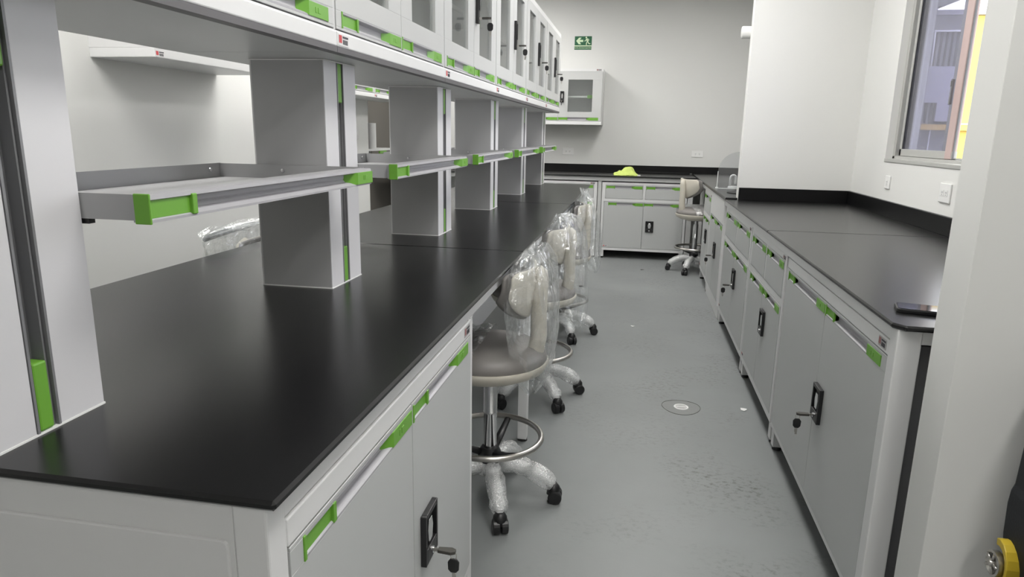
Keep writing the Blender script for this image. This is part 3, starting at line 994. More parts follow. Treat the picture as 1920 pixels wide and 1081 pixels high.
# ------------------------------------------------------------------ stools
def make_stool(label, film_on_seat=True):
    """Lab stool, seat faces +x."""
    root = empty('lab_stool')
    tag(root, label, 'stool', 'wrapped lab stools')
    mb = MB()
    mb.lathe([(0.0, 0.480), (0.08, 0.482), (0.16, 0.494), (0.203, 0.515), (0.217, 0.540), (0.214, 0.548), (0.204, 0.548), (0.0, 0.545)], (0.01, 0, 0), 36)
    obj('seat_shell', mb, 'cream', root)
    mb = MB()
    mb.lathe([(0.0, 0.536), (0.202, 0.538), (0.210, 0.552), (0.205, 0.578), (0.17, 0.600), (0.09, 0.610), (0.0, 0.612)], (0.01, 0, 0), 36)
    obj('seat_cushion', mb, 'seat', root)
    # curved bar
    path = [(-0.01, 0, 0.505), (-0.08, 0, 0.508), (-0.125, 0, 0.525), (-0.158, 0, 0.57), (-0.170, 0, 0.640), (-0.168, 0, 0.72),
            (-0.170, 0, 0.80), (-0.174, 0, 0.835), (-0.172, 0, 0.868), (-0.164, 0, 0.884)]
    rad = [0.034, 0.034, 0.033, 0.031, 0.029, 0.028, 0.028, 0.027, 0.022, 0.010]
    mb = MB(); mb.tube(path, rad, 14, True, 0, False, (1.15, 0.98), (0, 1, 0))
    obj('back_bar', mb, 'cream', root)

    # shell and cushion of the backrest
    def back(rad_o, rad_i, grow, amax, name, mat):
        mb = MB()
        na, nz = 24, 10
        outer = []; inner = []
        for i in range(na + 1):
            t = -1 + 2 * i / na
            a = R(amax * t)
            e = abs(t)
            zt = 0.886 + 0.010 * e ** 2 - 0.022 * e ** 10 + min(grow, 0.0)
            zb = 0.702 + 0.072 * e ** 1.3 + 0.03 * e ** 6 - grow
            ro, ri = [], []
            for j in range(nz + 1):
                q = j / nz
                z = zb + (zt - zb) * q
                bulge = 0.010 * math.sin(PI * q)
                cx = 0.225 - 0.02 * (q - 0.5)
                ro.append((cx - (rad_o + bulge) * math.cos(a), (rad_o + bulge) * math.sin(a), z))
                ri.append((cx - (rad_i + bulge) * math.cos(a), (rad_i + bulge) * math.sin(a), z))
            outer.append(ro); inner.append(ri)
        vs = [p for row in outer for p in row] + [p for row in inner for p in row]
        N = (na + 1) * (nz + 1)
        st = nz + 1
        fs = []
        for i in range(na):
            for j in range(nz):
                q = (i * st + j, (i + 1) * st + j, (i + 1) * st + j + 1, i * st + j + 1)
                fs.append(q); fs.append(tuple(N + x for x in q[::-1]))
        for i in range(na):
            fs.append((i * st, i * st + N, (i + 1) * st + N, (i + 1) * st))
            fs.append((i * st + nz, (i + 1) * st + nz, (i + 1) * st + nz + N, i * st + nz + N))
        for j in range(nz):
            fs.append((j, j + 1, j + 1 + N, j + N))
            b = na * st
            fs.append((b + j, b + j + N, b + j + 1 + N, b + j + 1))
        mb.add(vs, fs, 0, True)
        return obj(name, mb, mat, root, 0.006)
    back(0.370, 0.358, -0.002, 29.5, 'backrest_shell', 'cream')
    back(0.3595, 0.346, 0.006, 34.5, 'backrest_cushion', 'rim')
    # gas lift
    mb = MB(); mb.lathe([(0.0, 0.495), (0.014, 0.495), (0.014, 0.40), (0.0, 0.40)], (0, 0, 0), 18)
    obj('gas_piston', mb, 'chrome', root)
    mb = MB(); mb.lathe([(0.013, 0.478), (0.025, 0.478), (0.025, 0.345), (0.0265, 0.343), (0.0265, 0.337), (0.024, 0.335), (0.024, 0.13), (0.0, 0.13)], (0, 0, 0), 24)
    obj('column_tube', mb, 'chrome', root)
    mb = MB(); mb.lathe([(0.016, 0.5), (0.06, 0.5), (0.06, 0.485), (0.016, 0.48)], (0, 0, 0), 18)
    obj('seat_plate', mb, 'black', root)
    # foot ring with spokes
    mb = MB()
    mb.tube([(0.188 * math.cos(2 * PI * i / 40), 0.188 * math.sin(2 * PI * i / 40), 0.245) for i in range(40)], 0.011, 10, closed=True)
    fring = obj('foot_ring', mb, 'steel', root)
    mb = MB()
    for q in range(3):
        a = 2 * PI * q / 3 + 0.5
        mb.tube([(0.02 * math.cos(a), 0.02 * math.sin(a), 0.180), (0.10 * math.cos(a), 0.10 * math.sin(a), 0.205), (0.182 * math.cos(a), 0.182 * math.sin(a), 0.240)],
                [0.016, 0.013, 0.010], 8, True, 0, False, (0.8, 1.2))
    mb.lathe([(0.0, 0.205), (0.032, 0.203), (0.045, 0.175), (0.042, 0.150), (0.0, 0.150)], (0, 0, 0), 20)
    obj('ring_spokes', mb, 'black', root)
    # star base
    mb = MB(); mb.lathe([(0.0, 0.16), (0.036, 0.16), (0.046, 0.14), (0.05, 0.105), (0.0, 0.09)], (0, 0, 0), 20)
    obj('base_hub', mb, 'bubble_solid', root)
    for q in range(5):
        a = 2 * PI * q / 5
        c, s = math.cos(a), math.sin(a)
        P = [(0.03, 0.135), (0.09, 0.138), (0.15, 0.122), (0.20, 0.095), (0.238, 0.066)]
        mb = MB(); mb.tube([(r * c, r * s, z) for r, z in P], [0.024, 0.022, 0.020, 0.018, 0.015], 10)
        lg = obj('base_leg', mb, 'white', root)
        rnd = random.Random(q + 3)
        P2 = [(0.045, 0.134), (0.07, 0.136), (0.095, 0.137), (0.12, 0.132), (0.145, 0.124), (0.17, 0.112), (0.195, 0.097), (0.215, 0.083), (0.232, 0.070)]
        base = [0.030, 0.034, 0.030, 0.036, 0.033, 0.037, 0.033, 0.033, 0.026]
        mb = MB(); mb.tube([(r * c, r * s, z) for r, z in P2], [b * (0.92 + 0.2 * rnd.random()) for b in base], 14, False)
        for i, p in enumerate(mb.v):
            n = noise.noise(Vector(p) * 45 + Vector((q * 7, 0, 0))) * 0.005
            d = Vector((p[0], p[1], p[2] - 0.11)).normalized() * n
            mb.v[i] = (p[0] + d.x, p[1] + d.y, p[2] + d.z)
        obj('bubble_wrap', mb, 'bubble', lg)
        mb = MB()
        R0 = 0.245
        for sgn in (-1, 1):
            ctr = Vector((R0 * c - s * sgn * 0.0145, R0 * s + c * sgn * 0.0145, 0.0265))
            ax = Vector((-s, c, 0))
            vs = []
            prof = [(-0.0125, 0.020), (-0.010, 0.0255), (0.010, 0.0255), (0.0125, 0.020)]
            seg = 18
            ex = Vector((c, s, 0)); ez = Vector((0, 0, 1))
            for (h, rr2) in prof:
                for kk in range(seg):
                    w = 2 * PI * kk / seg
                    vs.append(ctr + ax * h + ex * math.cos(w) * rr2 + ez * math.sin(w) * (rr2 + 0.001))
            fs = [(i * seg + kk, i * seg + (kk + 1) % seg, (i + 1) * seg + (kk + 1) % seg, (i + 1) * seg + kk) for i in range(3) for kk in range(seg)]
            fs += [tuple(range(seg)), tuple(range(3 * seg, 4 * seg))]
            mb.add(vs, fs, 0, False)
        mb.tube([((R0 - 0.006) * c, (R0 - 0.006) * s, 0.034), ((R0 - 0.006) * c, (R0 - 0.006) * s, 0.060), ((R0 - 0.008) * c, (R0 - 0.008) * s, 0.075)], [0.026, 0.024, 0.014], 12)
        obj('caster', mb, 'black', root)
    return root


M['bubble_solid'] = principled('bubble_wrap_hub', (0.62, 0.63, 0.63), 0.3, bump=0.8, bump_scale=120)

st_words = ['nearest lab stool on the right of the island, cream back in clear plastic bag',
            'second lab stool from the camera beside the island, in clear plastic bag',
            'third lab stool beside the island, nearest the far bench, in clear plastic bag']
st_pos = [(-0.475, 2.258), (-0.466, 3.283), (-0.470, 4.427)]
st_spin = [R(180), R(172), R(186)]
proto = make_stool(st_words[0])


def base_align(root, ang):
    """turn feet (legs, casters, hub, ring) of this stool by ang about its axis"""
    for ch in root.children:
        if ch.name.split('.')[0] in ('base_leg', 'caster', 'base_hub', 'ring_spokes', 'foot_ring'):
            ch.rotation_euler = (0, 0, ang)


stools = []
feet = []
for (cx, cy), (px, py) in zip(st_pos, [(-0.387, 2.025), (-0.313, 3.091), (-0.353, 4.212)]):
    feet.append(math.atan2(py - cy, px - cx))
for k in range(3):
    s = proto if k == 0 else copy_tree(proto)
    s.location = (*st_pos[k], 0); s.rotation_euler = (0, 0, st_spin[k])
    s['label'] = st_words[k]
    stools.append(s)
FAR_UP = 0.035
far_s = copy_tree(proto)
far_s.location = (0.605, 6.93, 0); far_s.rotation_euler = (0, 0, R(24))
far_s['label'] = 'lab stool without a bag on its back, in the far right corner of the benches'
left_s = copy_tree(proto)
left_s.location = (-1.40, 2.53, 0); left_s.rotation_euler = (0, 0, R(3))
left_s['label'] = 'lab stool on the left side of the island, its bagged back over the worktop edge'
for k in range(3): base_align(stools[k], feet[k] - st_spin[k])
for ch in far_s.children:
    if ch.name.split('.')[0] in ('seat_shell', 'seat_cushion', 'back_bar', 'backrest_shell', 'backrest_cushion', 'seat_plate', 'gas_piston'):
        ch.location.z += FAR_UP
base_align(far_s, math.atan2(6.703 - 6.93, 0.512 - 0.605) - R(24))
base_align(left_s, 0.4)


# ------------------------------------------------------------------ plastic bags
def bag(label, loc, rz, rings, seed, name='plastic_bag', amp=0.015, na=56, nz=46, mat='film', kind_tip=0.0):
    """rings: list of (z, cx, cy, rx, ry) from top to bottom in the stool's own frame."""
    rnd = random.Random(seed)
    mb = MB()
    vs = []

    def interp(t):
        k = t * (len(rings) - 1)
        i = min(int(k), len(rings) - 2); u = k - i
        u = u * u * (3 - 2 * u) * 0.5 + u * 0.5
        return [a + (b - a) * u for a, b in zip(rings[i], rings[i + 1])]
    off = Vector((seed * 3.1, seed * 1.7, 0))
    for j in range(nz + 1):
        z, cx, cy, rx, ry = interp(j / nz)
        for i in range(na):
            a = 2 * PI * i / na
            ca, sa = math.cos(a), math.sin(a)
            ce = math.copysign(abs(ca) ** 0.68, ca); se = math.copysign(abs(sa) ** 0.68, sa)
            p = Vector((ca, sa, z * 4)) + off
            # long hanging folds plus crumple
            n = 0.65 * noise.noise(Vector((ca * 2.6, sa * 2.6, z * 1.6)) + off) + 0.5 * abs(noise.noise(Vector((ca * 5, sa * 5, z * 7)) + off * 2)) \
                + 0.35 * noise.noise(Vector((ca * 9, sa * 9, z * 16)) + off * 3)
            g = 1.0 + n * 0.26
            g2 = amp * n
            zz = z + 0.02 * noise.noise(Vector((ca * 3, sa * 3, z * 5)) + off * 4)
            vs.append((cx + (rx * (1 + n * 0.10) + g2 * 0.5) * ce, cy + (ry * (1 + n * 0.10) + g2) * se, zz))
    fs = []
    for j in range(nz):
        for i in range(na):
            i2 = (i + 1) % na
            a, b, c, d = j * na + i, j * na + i2, (j + 1) * na + i2, (j + 1) * na + i
            if (i + j) % 2: fs += [(a, b, c), (a, c, d)]
            else: fs += [(a, b, d), (b, c, d)]
    mb.add(vs, fs, 0, False)
    # the loose end tucked in under the top: a second crumpled layer
    vs = []
    for j in range(15):
        z, cx, cy, rx, ry = interp(0.02 + 0.22 * j / 14)
        for i in range(na):
            a = 2 * PI * i / na
            ca, sa = math.cos(a), math.sin(a)
            n = noise.noise(Vector((ca * 6, sa * 6, z * 22)) + off * 5) + 0.6 * noise.noise(Vector((ca * 14, sa * 14, z * 40)) + off)
            vs.append((cx + (rx * 0.86 + 0.010 * n) * ca, cy + (ry * 0.86 + 0.016 * n) * sa, z - 0.012 + 0.012 * n))
    mb.add(vs, [q for j in range(14) for i in range(na) for q in ((j * na + i, j * na + (i + 1) % na, (j + 1) * na + (i + 1) % na), (j * na + i, (j + 1) * na + (i + 1) % na, (j + 1) * na + i))], 0, False)
    o = obj(name, mb, mat, None, loc=loc, rot=(0, 0, rz))
    tag(o, label, 'plastic bag', 'clear bags over the stools')
    return o


bag('clear plastic bag hanging over the back of the nearest stool', (*st_pos[0], 0), st_spin[0],
    [(0.925, -0.150, -0.02, 0.010, 0.06), (0.950, -0.150, 0.0, 0.024, 0.12), (0.925, -0.146, 0, 0.042, 0.165), (0.88, -0.142, 0, 0.066, 0.205), (0.81, -0.142, 0, 0.080, 0.222),
     (0.74, -0.150, 0.0, 0.080, 0.20), (0.66, -0.155, 0.01, 0.078, 0.165), (0.58, -0.155, 0.02, 0.070, 0.12), (0.50, -0.155, 0.03, 0.052, 0.075), (0.44, -0.155, 0.03, 0.012, 0.02)], 1)
bag('clear plastic bag over the back of the second stool, its corner hanging low', (*st_pos[1], 0), st_spin[1],
    [(0.950, -0.120, 0.05, 0.006, 0.03), (0.950, -0.140, 0.04, 0.020, 0.10), (0.925, -0.146, 0, 0.040, 0.16), (0.88, -0.142, 0, 0.066, 0.205), (0.81, -0.145, 0, 0.082, 0.222),
     (0.72, -0.155, 0.0, 0.084, 0.20), (0.63, -0.162, 0.01, 0.086, 0.17), (0.54, -0.170, 0.02, 0.086, 0.145), (0.46, -0.185, 0.02, 0.075, 0.11), (0.40, -0.225, 0.02, 0.015, 0.02)], 2)
bag('clear plastic bag over the back of the third stool, wide and pointed below', (*st_pos[2], 0), st_spin[2],
    [(0.985, -0.14, 0.0, 0.030, 0.07), (0.955, -0.145, 0.02, 0.020, 0.09), (0.925, -0.146, 0, 0.044, 0.16), (0.88, -0.142, 0, 0.068, 0.205), (0.81, -0.146, 0, 0.086, 0.222),
     (0.73, -0.158, 0.0, 0.094, 0.20), (0.65, -0.170, 0.0, 0.092, 0.17), (0.57, -0.18, 0.02, 0.082, 0.14), (0.50, -0.205, 0.02, 0.055, 0.09), (0.445, -0.240, 0.02, 0.012, 0.02)], 5)
bag('clear plastic bag over the stool back behind the island worktop, on the left', (-1.40, 2.53, 0), R(3),
    [(0.945, -0.12, -0.37, 0.004, 0.008), (0.955, -0.12, -0.30, 0.03, 0.06), (0.965, -0.12, -0.14, 0.05, 0.15), (0.955, -0.13, -0.03, 0.075, 0.22), (0.90, -0.13, -0.02, 0.095, 0.255), (0.81, -0.13, -0.02, 0.10, 0.245),
     (0.72, -0.15, 0.0, 0.10, 0.22), (0.63, -0.16, 0.02, 0.08, 0.17), (0.55, -0.16, 0.03, 0.06, 0.11), (0.50, -0.16, 0.03, 0.015, 0.02)], 7, amp=0.03)


def seat_film(label, loc, rz, seed, x0, x1):
    mb = MB(); vs = []
    n = 40
    for i in range(n + 1):
        for j in range(n + 1):
            x = x0 + (x1 - x0) * i / n
            y = -0.235 + 0.47 * j / n
            rr2 = math.hypot(x - 0.01, y)
            z = 0.616 - 0.9 * max(0, rr2 - 0.17) ** 1.4 * 2.0
            z += 0.013 * abs(noise.noise(Vector((x * 14 + seed, y * 14, 0)))) + 0.012 * noise.noise(Vector((x * 40, y * 40 + seed, 1)))
            if rr2 < 0.215: z = max(z, 0.616 - 0.4 * max(0, rr2 - 0.15) ** 1.2)
            vs.append((x, y, z + 0.003))
    fs = []
    for i in range(n):
        for j in range(n):
            a = i * (n + 1) + j
            fs += [(a, a + 1, a + n + 2), (a, a + n + 2, a + n + 1)]
    mb.add(vs, fs, 0, False)
    o = obj('seat_wrap', mb, 'film_seat', None, loc=loc, rot=(0, 0, rz))
    tag(o, label, 'plastic wrap', 'clear wraps on the seats')


seat_film('clear plastic wrap lying on the front of the nearest stool seat', (*st_pos[0], 0), st_spin[0], 3, 0.02, 0.25)
seat_film('clear plastic wrap on the seat of the stool in the far right corner', (0.605, 6.93, FAR_UP), R(24), 9, -0.12, 0.22)

# ------------------------------------------------------------------ right bench
XR, XB = 0.6227, 1.4366
YE = 1.681
XN = 0.690
mb = MB()
ch = 0.016
mb.prism([(XR, YE + 0.03), (XR + 0.022, YE), (XB - 0.002, YE), (XB - 0.002, 3.36), (XR, 3.36)], ZT - TH, ZT, 'z')
tag(obj('worktop', mb, 'black_top', None, 0.004, seg=1), 'black worktop slab of the right bench with the phone on it, below the window', 'worktop')
mb = MB()
mb.prism([(XR, 3.3615), (XB - 0.002, 3.3615), (XB - 0.002, 4.99), (XR, 4.99)], ZT - TH, ZT, 'z')
tag(obj('worktop', mb, 'black_top', None, 0.004, seg=1), 'black worktop slab of the right bench meeting the white partition wall', 'worktop')
ZS2 = 0.912
mb = MB(); mb.prism([(XR, 4.993), (0.7045, 4.993), (0.7045, 5.093), (XB - 0.002, 5.093), (XB - 0.002, 8.183), (XR, 8.183)], ZT - TH, ZS2, 'z')
tag(obj('worktop', mb, 'black_top', None, 0.004, seg=1), 'black worktop slab behind the partition wall, in the far right corner', 'worktop')
for (mbx, lab) in (((0.7065, XB - 0.022, 4.972, 4.990), 'black upstand along the foot of the white partition wall on the right bench'),
                   ((XB - 0.020, XB - 0.001, YE + 0.03, 4.99), 'black upstand along the window wall on the right bench'),
                   ((0.722, XB - 0.022, YE + 0.003, YE + 0.020), 'black upstand against the near wall, its end behind the phone')):
    mb = MB(); mb.box(*mbx, ZT, 0.985)
    tag(obj('upstand', mb, 'upstand_black', None, 0.002), lab, 'upstand')

rf = empty('bench_frame', (1.0, YE, 0))
tag(rf, 'white steel frame and end leg carrying the right bench worktops', 'bench frame')
o = (1.0, YE, 0)
mb = MB(); mb.box(0.638, 0.665, YE + 0.06, 7.40, 0.848, ZF)
obj('apron_rail', rel(mb, o), 'white', rf, 0.002)
mb = MB(); mb.box(0.634, 0.690, YE + 0.014, YE + 0.06, 0.0, ZF)
obj('end_leg', rel(mb, o), 'white', rf, 0.003)
mb = MB(); mb.box(0.690, 1.40, YE + 0.016, YE + 0.045, 0.852, ZF)
obj('apron_rail', rel(mb, o), 'white', rf, 0.002)
mb = MB(); mb.box(0.690, 1.40, YE + 0.05, YE + 0.06, 0.02, 0.84)
obj('end_panel', rel(mb, o), 'alu_dark', rf)  # dark sheet standing in for the shadow gap beside the end leg
for y in (2.945, 3.865, 5.015, 6.64, 7.35):
    mb = MB(); mb.box(0.665, 0.70, y - 0.010, y + 0.010, 0.0, 0.87)
    obj('leg', rel(mb, o), 'white', rf)

rightz = -PI / 2
strip_cabinet((0.640, 2.930, 0), rightz, 1.185, 0.6,
              'largest and nearest cabinet of the right bench, keys hanging from its lock', seam=0.61, lockx=0.055, ztop=0.848)
drawer_cabinet((0.640, 3.855, 0), rightz, 0.895, 0.6, 'second cabinet of the right bench from the camera, lock without hanging keys', key=False, lz=0.46, ztop=0.848)
drawer_cabinet((0.640, 5.000, 0), rightz, 1.12, 0.6, 'third cabinet of the right bench from the camera, two drawers, keys in its lock', key=True, lz=0.46, ztop=0.848)

# sink cabinet: blank upper panel, doors, plinth
w = 0.90
root = empty('sink_cabinet', (0.636, 5.99, 0), rightz)
tag(root, 'sink cabinet of the right bench with tall blank panel over its doors', 'cabinet')
carcass(root, w, 0.6, 0.10, 0.884, [(0.03, w - 0.03, 0.125, 0.70)])
mb = MB(); mb.box(0.012, w - 0.012, -0.004, 0.0, 0.705, 0.874)
obj('blank_panel', mb, 'white', root, 0.002)
mb = MB(); mb.box(0.004, w - 0.004, 0.012, 0.58, 0.0, 0.10)
obj('plinth', mb, 'white', root, 0.002)
panel_front(root, 'door', 0.033, w / 2 - 0.002, 0.128, 0.697, -0.002, True, 0.03, 0.004)
d2 = panel_front(root, 'door', w / 2 + 0.002, w - 0.033, 0.128, 0.697, -0.002, True, 0.004, 0.02)
lock(d2, w / 2 + 0.085, 0.46, -0.002, True)
drawer_cabinet((0.640, 6.62, 0), rightz, 0.605, 0.6, 'narrow cabinet with one drawer beside the far corner stool', key=False, ndraw=1, lz=0.46, ztop=0.848)

# ------------------------------------------------------------------ far bench
YFF = 7.43
mb = MB(); mb.box(-2.9, XR - 0.002, YFF, 8.183, ZT - TH, ZT)
tag(obj('worktop', mb, 'black_top', None, 0.004, seg=1), 'black worktop along the far wall with the lime cloth on it', 'worktop')
mb = MB(); mb.box(-2.9, 1.43, 8.164, 8.184, ZS2, 0.985); mb.box(-2.9, 0.6, 8.164, 8.184, ZT, ZS2 + 0.001)
tag(obj('upstand', mb, 'upstand_black', None, 0.002), 'black upstand along the foot of the far wall', 'upstand')
ff = empty('bench_frame', (-0.5, YFF, 0))
tag(ff, 'white steel frame under the worktop along the far wall', 'bench frame')
o = (-0.5, YFF, 0)
mb = MB(); mb.box(-2.8, 0.60, YFF + 0.022, YFF + 0.05, 0.842, ZF)
obj('apron_rail', rel(mb, o), 'grey_light', ff, 0.002)
mb = MB(); mb.box(-0.408, -0.368, YFF + 0.03, YFF + 0.07, 0.0, 0.842)
obj('leg', rel(mb, o), 'grey_light', ff, 0.002)
mb = MB(); mb.box(0.545, 0.60, YFF + 0.035, YFF + 0.09, 0.0, 0.842)
obj('leg', rel(mb, o), 'grey_light', ff, 0.002)
drawer_cabinet((-0.362, 7.462, 0), 0, 0.90, 0.6, 'far cabinet facing the camera with two drawers and two doors', key=False, lz=0.365, zleg=0.09, ztop=0.83, lockoff=0.075)
drawer_cabinet((-1.34, 7.462, 0), 0, 0.925, 0.6, 'far cabinet mostly hidden behind the end of the island worktop', key=False, lz=0.365, zleg=0.09, ztop=0.83)

# wall cabinet on the far wall
glass_cabinet((-1.395, 7.80, 1.430), 0, 0.972, 0.382, 0.60, 'white wall cabinet with glass doors hung on the far wall under the exit sign', None, 'plate', False, 1, False,
              True, 'wall_cabinet', 0.105, 0.034, False)
# wall cabinets on the left wall (fronts face +x)
glass_cabinet((-2.119, 2.80, 1.624), PI / 2, 0.95, 0.321, 0.62, 'white wall cabinet on the left wall, red sticker at its near end', None, 'slim', False, 1, True,
              True, 'wall_cabinet', 0.10, 0.042, False)
glass_cabinet((-2.40, 5.10, 1.62), PI / 2, 0.99, 0.32, 0.62, 'white wall cabinet with green clips, half hidden behind the second rack column', None, 'slim', False, 1, True,
              True, 'wall_cabinet', 0.10, 0.034, False)
glass_cabinet((-2.40, 6.092, 1.62), PI / 2, 0.99, 0.32, 0.62, 'white wall cabinet with green clips over the taupe alcove', None, 'slim', False, 1, True,
              True, 'wall_cabinet', 0.10, 0.034, False)
# alcove shelf and roll
sh = empty('wall_shelf', (-2.95, 7.3, 1.1))
tag(sh, 'small white shelf with a green end on the taupe alcove wall', 'shelf')
o = (-2.95, 7.3, 1.1)
mb = MB(); mb.box(-2.999, -2.76, 6.75, 7.50, 1.115, 1.138)
obj('board', rel(mb, o), 'white', sh)
mb = MB(); mb.box(-2.76, -2.745, 7.10, 7.30, 1.085, 1.112)
obj('end_clip', rel(mb, o), 'green', sh)
mb = MB(); mb.box(-2.999, -2.80, 6.95, 6.97, 1.06, 1.115)
obj('bracket', rel(mb, o), 'grey', sh)
mb = MB(); mb.lathe([(0.0, 0.0), (0.046, 0.0), (0.046, 0.265), (0.02, 0.265), (0.02, 0.25), (0.0, 0.25)], (-2.815, 7.05, 1.138), 24)
tag(obj('paper_roll', mb, 'paper'), 'white upright roll standing on the small shelf behind the rack', 'roll')


# ------------------------------------------------------------------ outlets, switch
def outlet(loc, rz, label, w=0.115, h=0.07, vert=False, grp=None, n=2, name='wall_outlet', cat='outlet'):
    root = empty(name, loc, rz)
    tag(root, label, cat, grp)
    if vert: w, h = h, w
    mb = MB(); mb.box(-w / 2, w / 2, -0.008, 0, -h / 2, h / 2)
    pl = obj('cover_plate', mb, 'plate', root, 0.003)
    for k in range(n):
        off = (k - (n - 1) / 2) * 0.042
        cx, cz = (0, off) if vert else (off, 0)
        mb = MB(); mb.box(cx - 0.015, cx + 0.015, -0.0098, -0.008, cz - 0.014, cz + 0.014, 0)
        for q in (-0.006, 0.005):
            mb.box(cx + q, cx + q + 0.0022, -0.0101, -0.0097, cz - 0.002, cz + 0.007, 1)
        mb.box(cx - 0.002, cx + 0.002, -0.0101, -0.0097, cz - 0.010, cz - 0.006, 1)
        obj('socket', mb, ['plate', 'ink'], root)
    return root


outlet((-0.820, 8.185, 1.128), 0, 'white outlet on the far wall, below the wall cabinet', 0.13, 0.078)
outlet((0.668, 8.185, 1.130), 0, 'white outlet on the far wall, to the right of the cloth', 0.13, 0.072)
outlet((1.4366, 4.30, 1.088), rightz, 'white outlet under the left end of the window', 0.075, 0.075, n=1)
outlet((1.4366, 3.53, 1.088), rightz, 'white outlet under the window beside the near wall', 0.12, 0.09, n=2)
sw = empty('light_switch', (-2.72, 6.42, 1.30), PI / 2)
tag(sw, 'white light switch on the left wall, seen between two rack columns', 'switch')
mb = MB(); mb.box(-0.04, 0.04, -0.008, 0, -0.06, 0.06)
obj('cover_plate', mb, 'label', sw, 0.003)
mb = MB(); mb.box(-0.014, 0.014, -0.012, -0.008, -0.022, 0.022)
obj('rocker', mb, 'plate', sw, 0.002)

# ------------------------------------------------------------------ exit sign
sg = empty('exit_sign', (-0.690, 8.185, 2.345))
tag(sg, 'green evacuation route sign with arrow and running figure on the far wall', 'sign')
mb = MB(); mb.box(-0.097, 0.097, -0.003, 0, -0.029, 0.070)
obj('pictogram_plate', mb, 'sign_green', sg)
mb = MB()
mb.prism([(-0.080, 0.020), (-0.048, 0.055), (-0.020, 0.055), (-0.040, 0.031), (0.0, 0.031), (0.0, 0.008), (-0.040, 0.008), (-0.023, -0.016), (-0.050, -0.016)][::-1], -0.0045, -0.003, 'y')
obj('arrow', mb, 'sign_light', sg)
mb = MB()


def limb(pts, wd):
    for (a, b) in zip(pts[:-1], pts[1:]):
        d = (Vector(b) - Vector(a)).normalized(); n = Vector((-d.y, d.x)) * wd / 2
        mb.prism([(a[0] - n.x, a[1] - n.y), (b[0] - n.x, b[1] - n.y), (b[0] + n.x, b[1] + n.y), (a[0] + n.x, a[1] + n.y)], -0.0045, -0.003, 'y')


mb.lathe([(0.0, 0.0045), (0.0095, 0.0045), (0.0095, 0.003)], (0.034, 0, 0.056), 16, 0, 'y')
limb([(0.040, 0.044), (0.050, 0.012)], 0.017)
limb([(0.034, 0.042), (0.028, 0.022), (0.014, 0.018)], 0.007)
limb([(0.048, 0.044), (0.064, 0.034), (0.060, 0.020)], 0.007)
limb([(0.046, 0.014), (0.037, -0.004), (0.037, -0.024)], 0.009)
limb([(0.052, 0.012), (0.064, -0.010), (0.082, -0.010)], 0.009)
obj('running_figure', mb, 'sign_light', sg)
mb = MB(); mb.box(-0.099, 0.095, -0.003, 0, -0.076, -0.040); mb.box(-0.097, 0.097, -0.0025, 0, -0.040, -0.029, 1)
obj('caption_plate', mb, ['sign_green', 'sign_light'], sg)
tm = text_mesh('RUTA DE EVACUACIÓN', 0.0185)
tm.materials.append(M['sign_light'])
t = bpy.data.objects.new('lettering', tm)
C.objects.link(t); t.parent = sg
t.location = (-0.002, -0.0036, -0.058); t.rotation_euler = (PI / 2, 0, 0); t.scale = (0.95, 1.25, 1)

# wall tube behind the partition
mb = MB(); mb.lathe([(0.0, 0.0), (0.036, 0.0), (0.042, 0.006), (0.042, 0.30), (0.0, 0.30)], (0.672, 5.30, 2.05), 28, 0, 'x')
mb.box(0.80, 0.84, 5.09, 5.27, 2.03, 2.07)
tag(obj('wall_lamp', mb, 'plate'), 'white tube lamp sticking out past the top of the partition wall', 'lamp')

# ------------------------------------------------------------------ things on the counters
# acrylic guard
ac = empty('acrylic_screen', (0.9, 5.86, ZS2))
tag(ac, 'clear acrylic screen with rounded corner beside the partition wall', 'screen')
pts = [(-0.245, 0.0), (0.50, 0.0), (0.50, 0.30)]
for i in range(9):
    a = R(90 + 90 * i / 8)
    pts.append((-0.085 + 0.16 * math.cos(a), 0.14 + 0.16 * math.sin(a)))
mb = MB(); mb.prism(pts, -0.003, 0.003, 'y')
obj('sheet', mb, 'acrylic', ac)
mb = MB(); mb.box(-0.248, -0.243, -0.0035, 0.0035, 0.0, 0.14); mb.box(-0.245, 0.50, -0.0035, 0.0035, 0.0, 0.004)
mb.box(-0.256, -0.236, -0.01, 0.01, 0.0, 0.012)
obj('edge_strip', mb, 'acrylic_edge', ac)
# sink cup and tap
sk = empty('cup_sink', (0.815, 5.44, ZS2))
tag(sk, 'black sink bowl let into the worktop behind the partition wall', 'sink')
mb = MB(); mb.lathe([(0.13, 0.001), (0.13, 0.006), (0.115, 0.006), (0.10, 0.0015), (0.0, 0.0012)], (0, 0, 0), 28)
obj('rim', mb, 'black', sk)
mb = MB(); mb.lathe([(0.0, 0.002), (0.02, 0.002), (0.02, 0.0012)], (0, 0, 0), 16)
obj('strainer', mb, 'steel', sk)
tp = empty('water_tap', (0.80, 6.02, ZS2))
tag(tp, 'small white curved tap behind the acrylic screen', 'tap')
mb = MB(); mb.lathe([(0.0, 0.012), (0.035, 0.012), (0.04, 0.0), (0.0, 0.0)], (0, 0, 0), 20)
obj('base', mb, 'plate', tp)
mb = MB(); mb.tube([(-0.022, 0, 0.01), (-0.022, 0, 0.075)] + [(0.022 * math.cos(R(180 - 20 * i)), 0, 0.08 + 0.022 * math.sin(R(20 * i))) for i in range(1, 9)] + [(0.022, 0, 0.075), (0.022, 0, 0.03)], 0.009, 10)
obj('spout', mb, 'plate', tp)

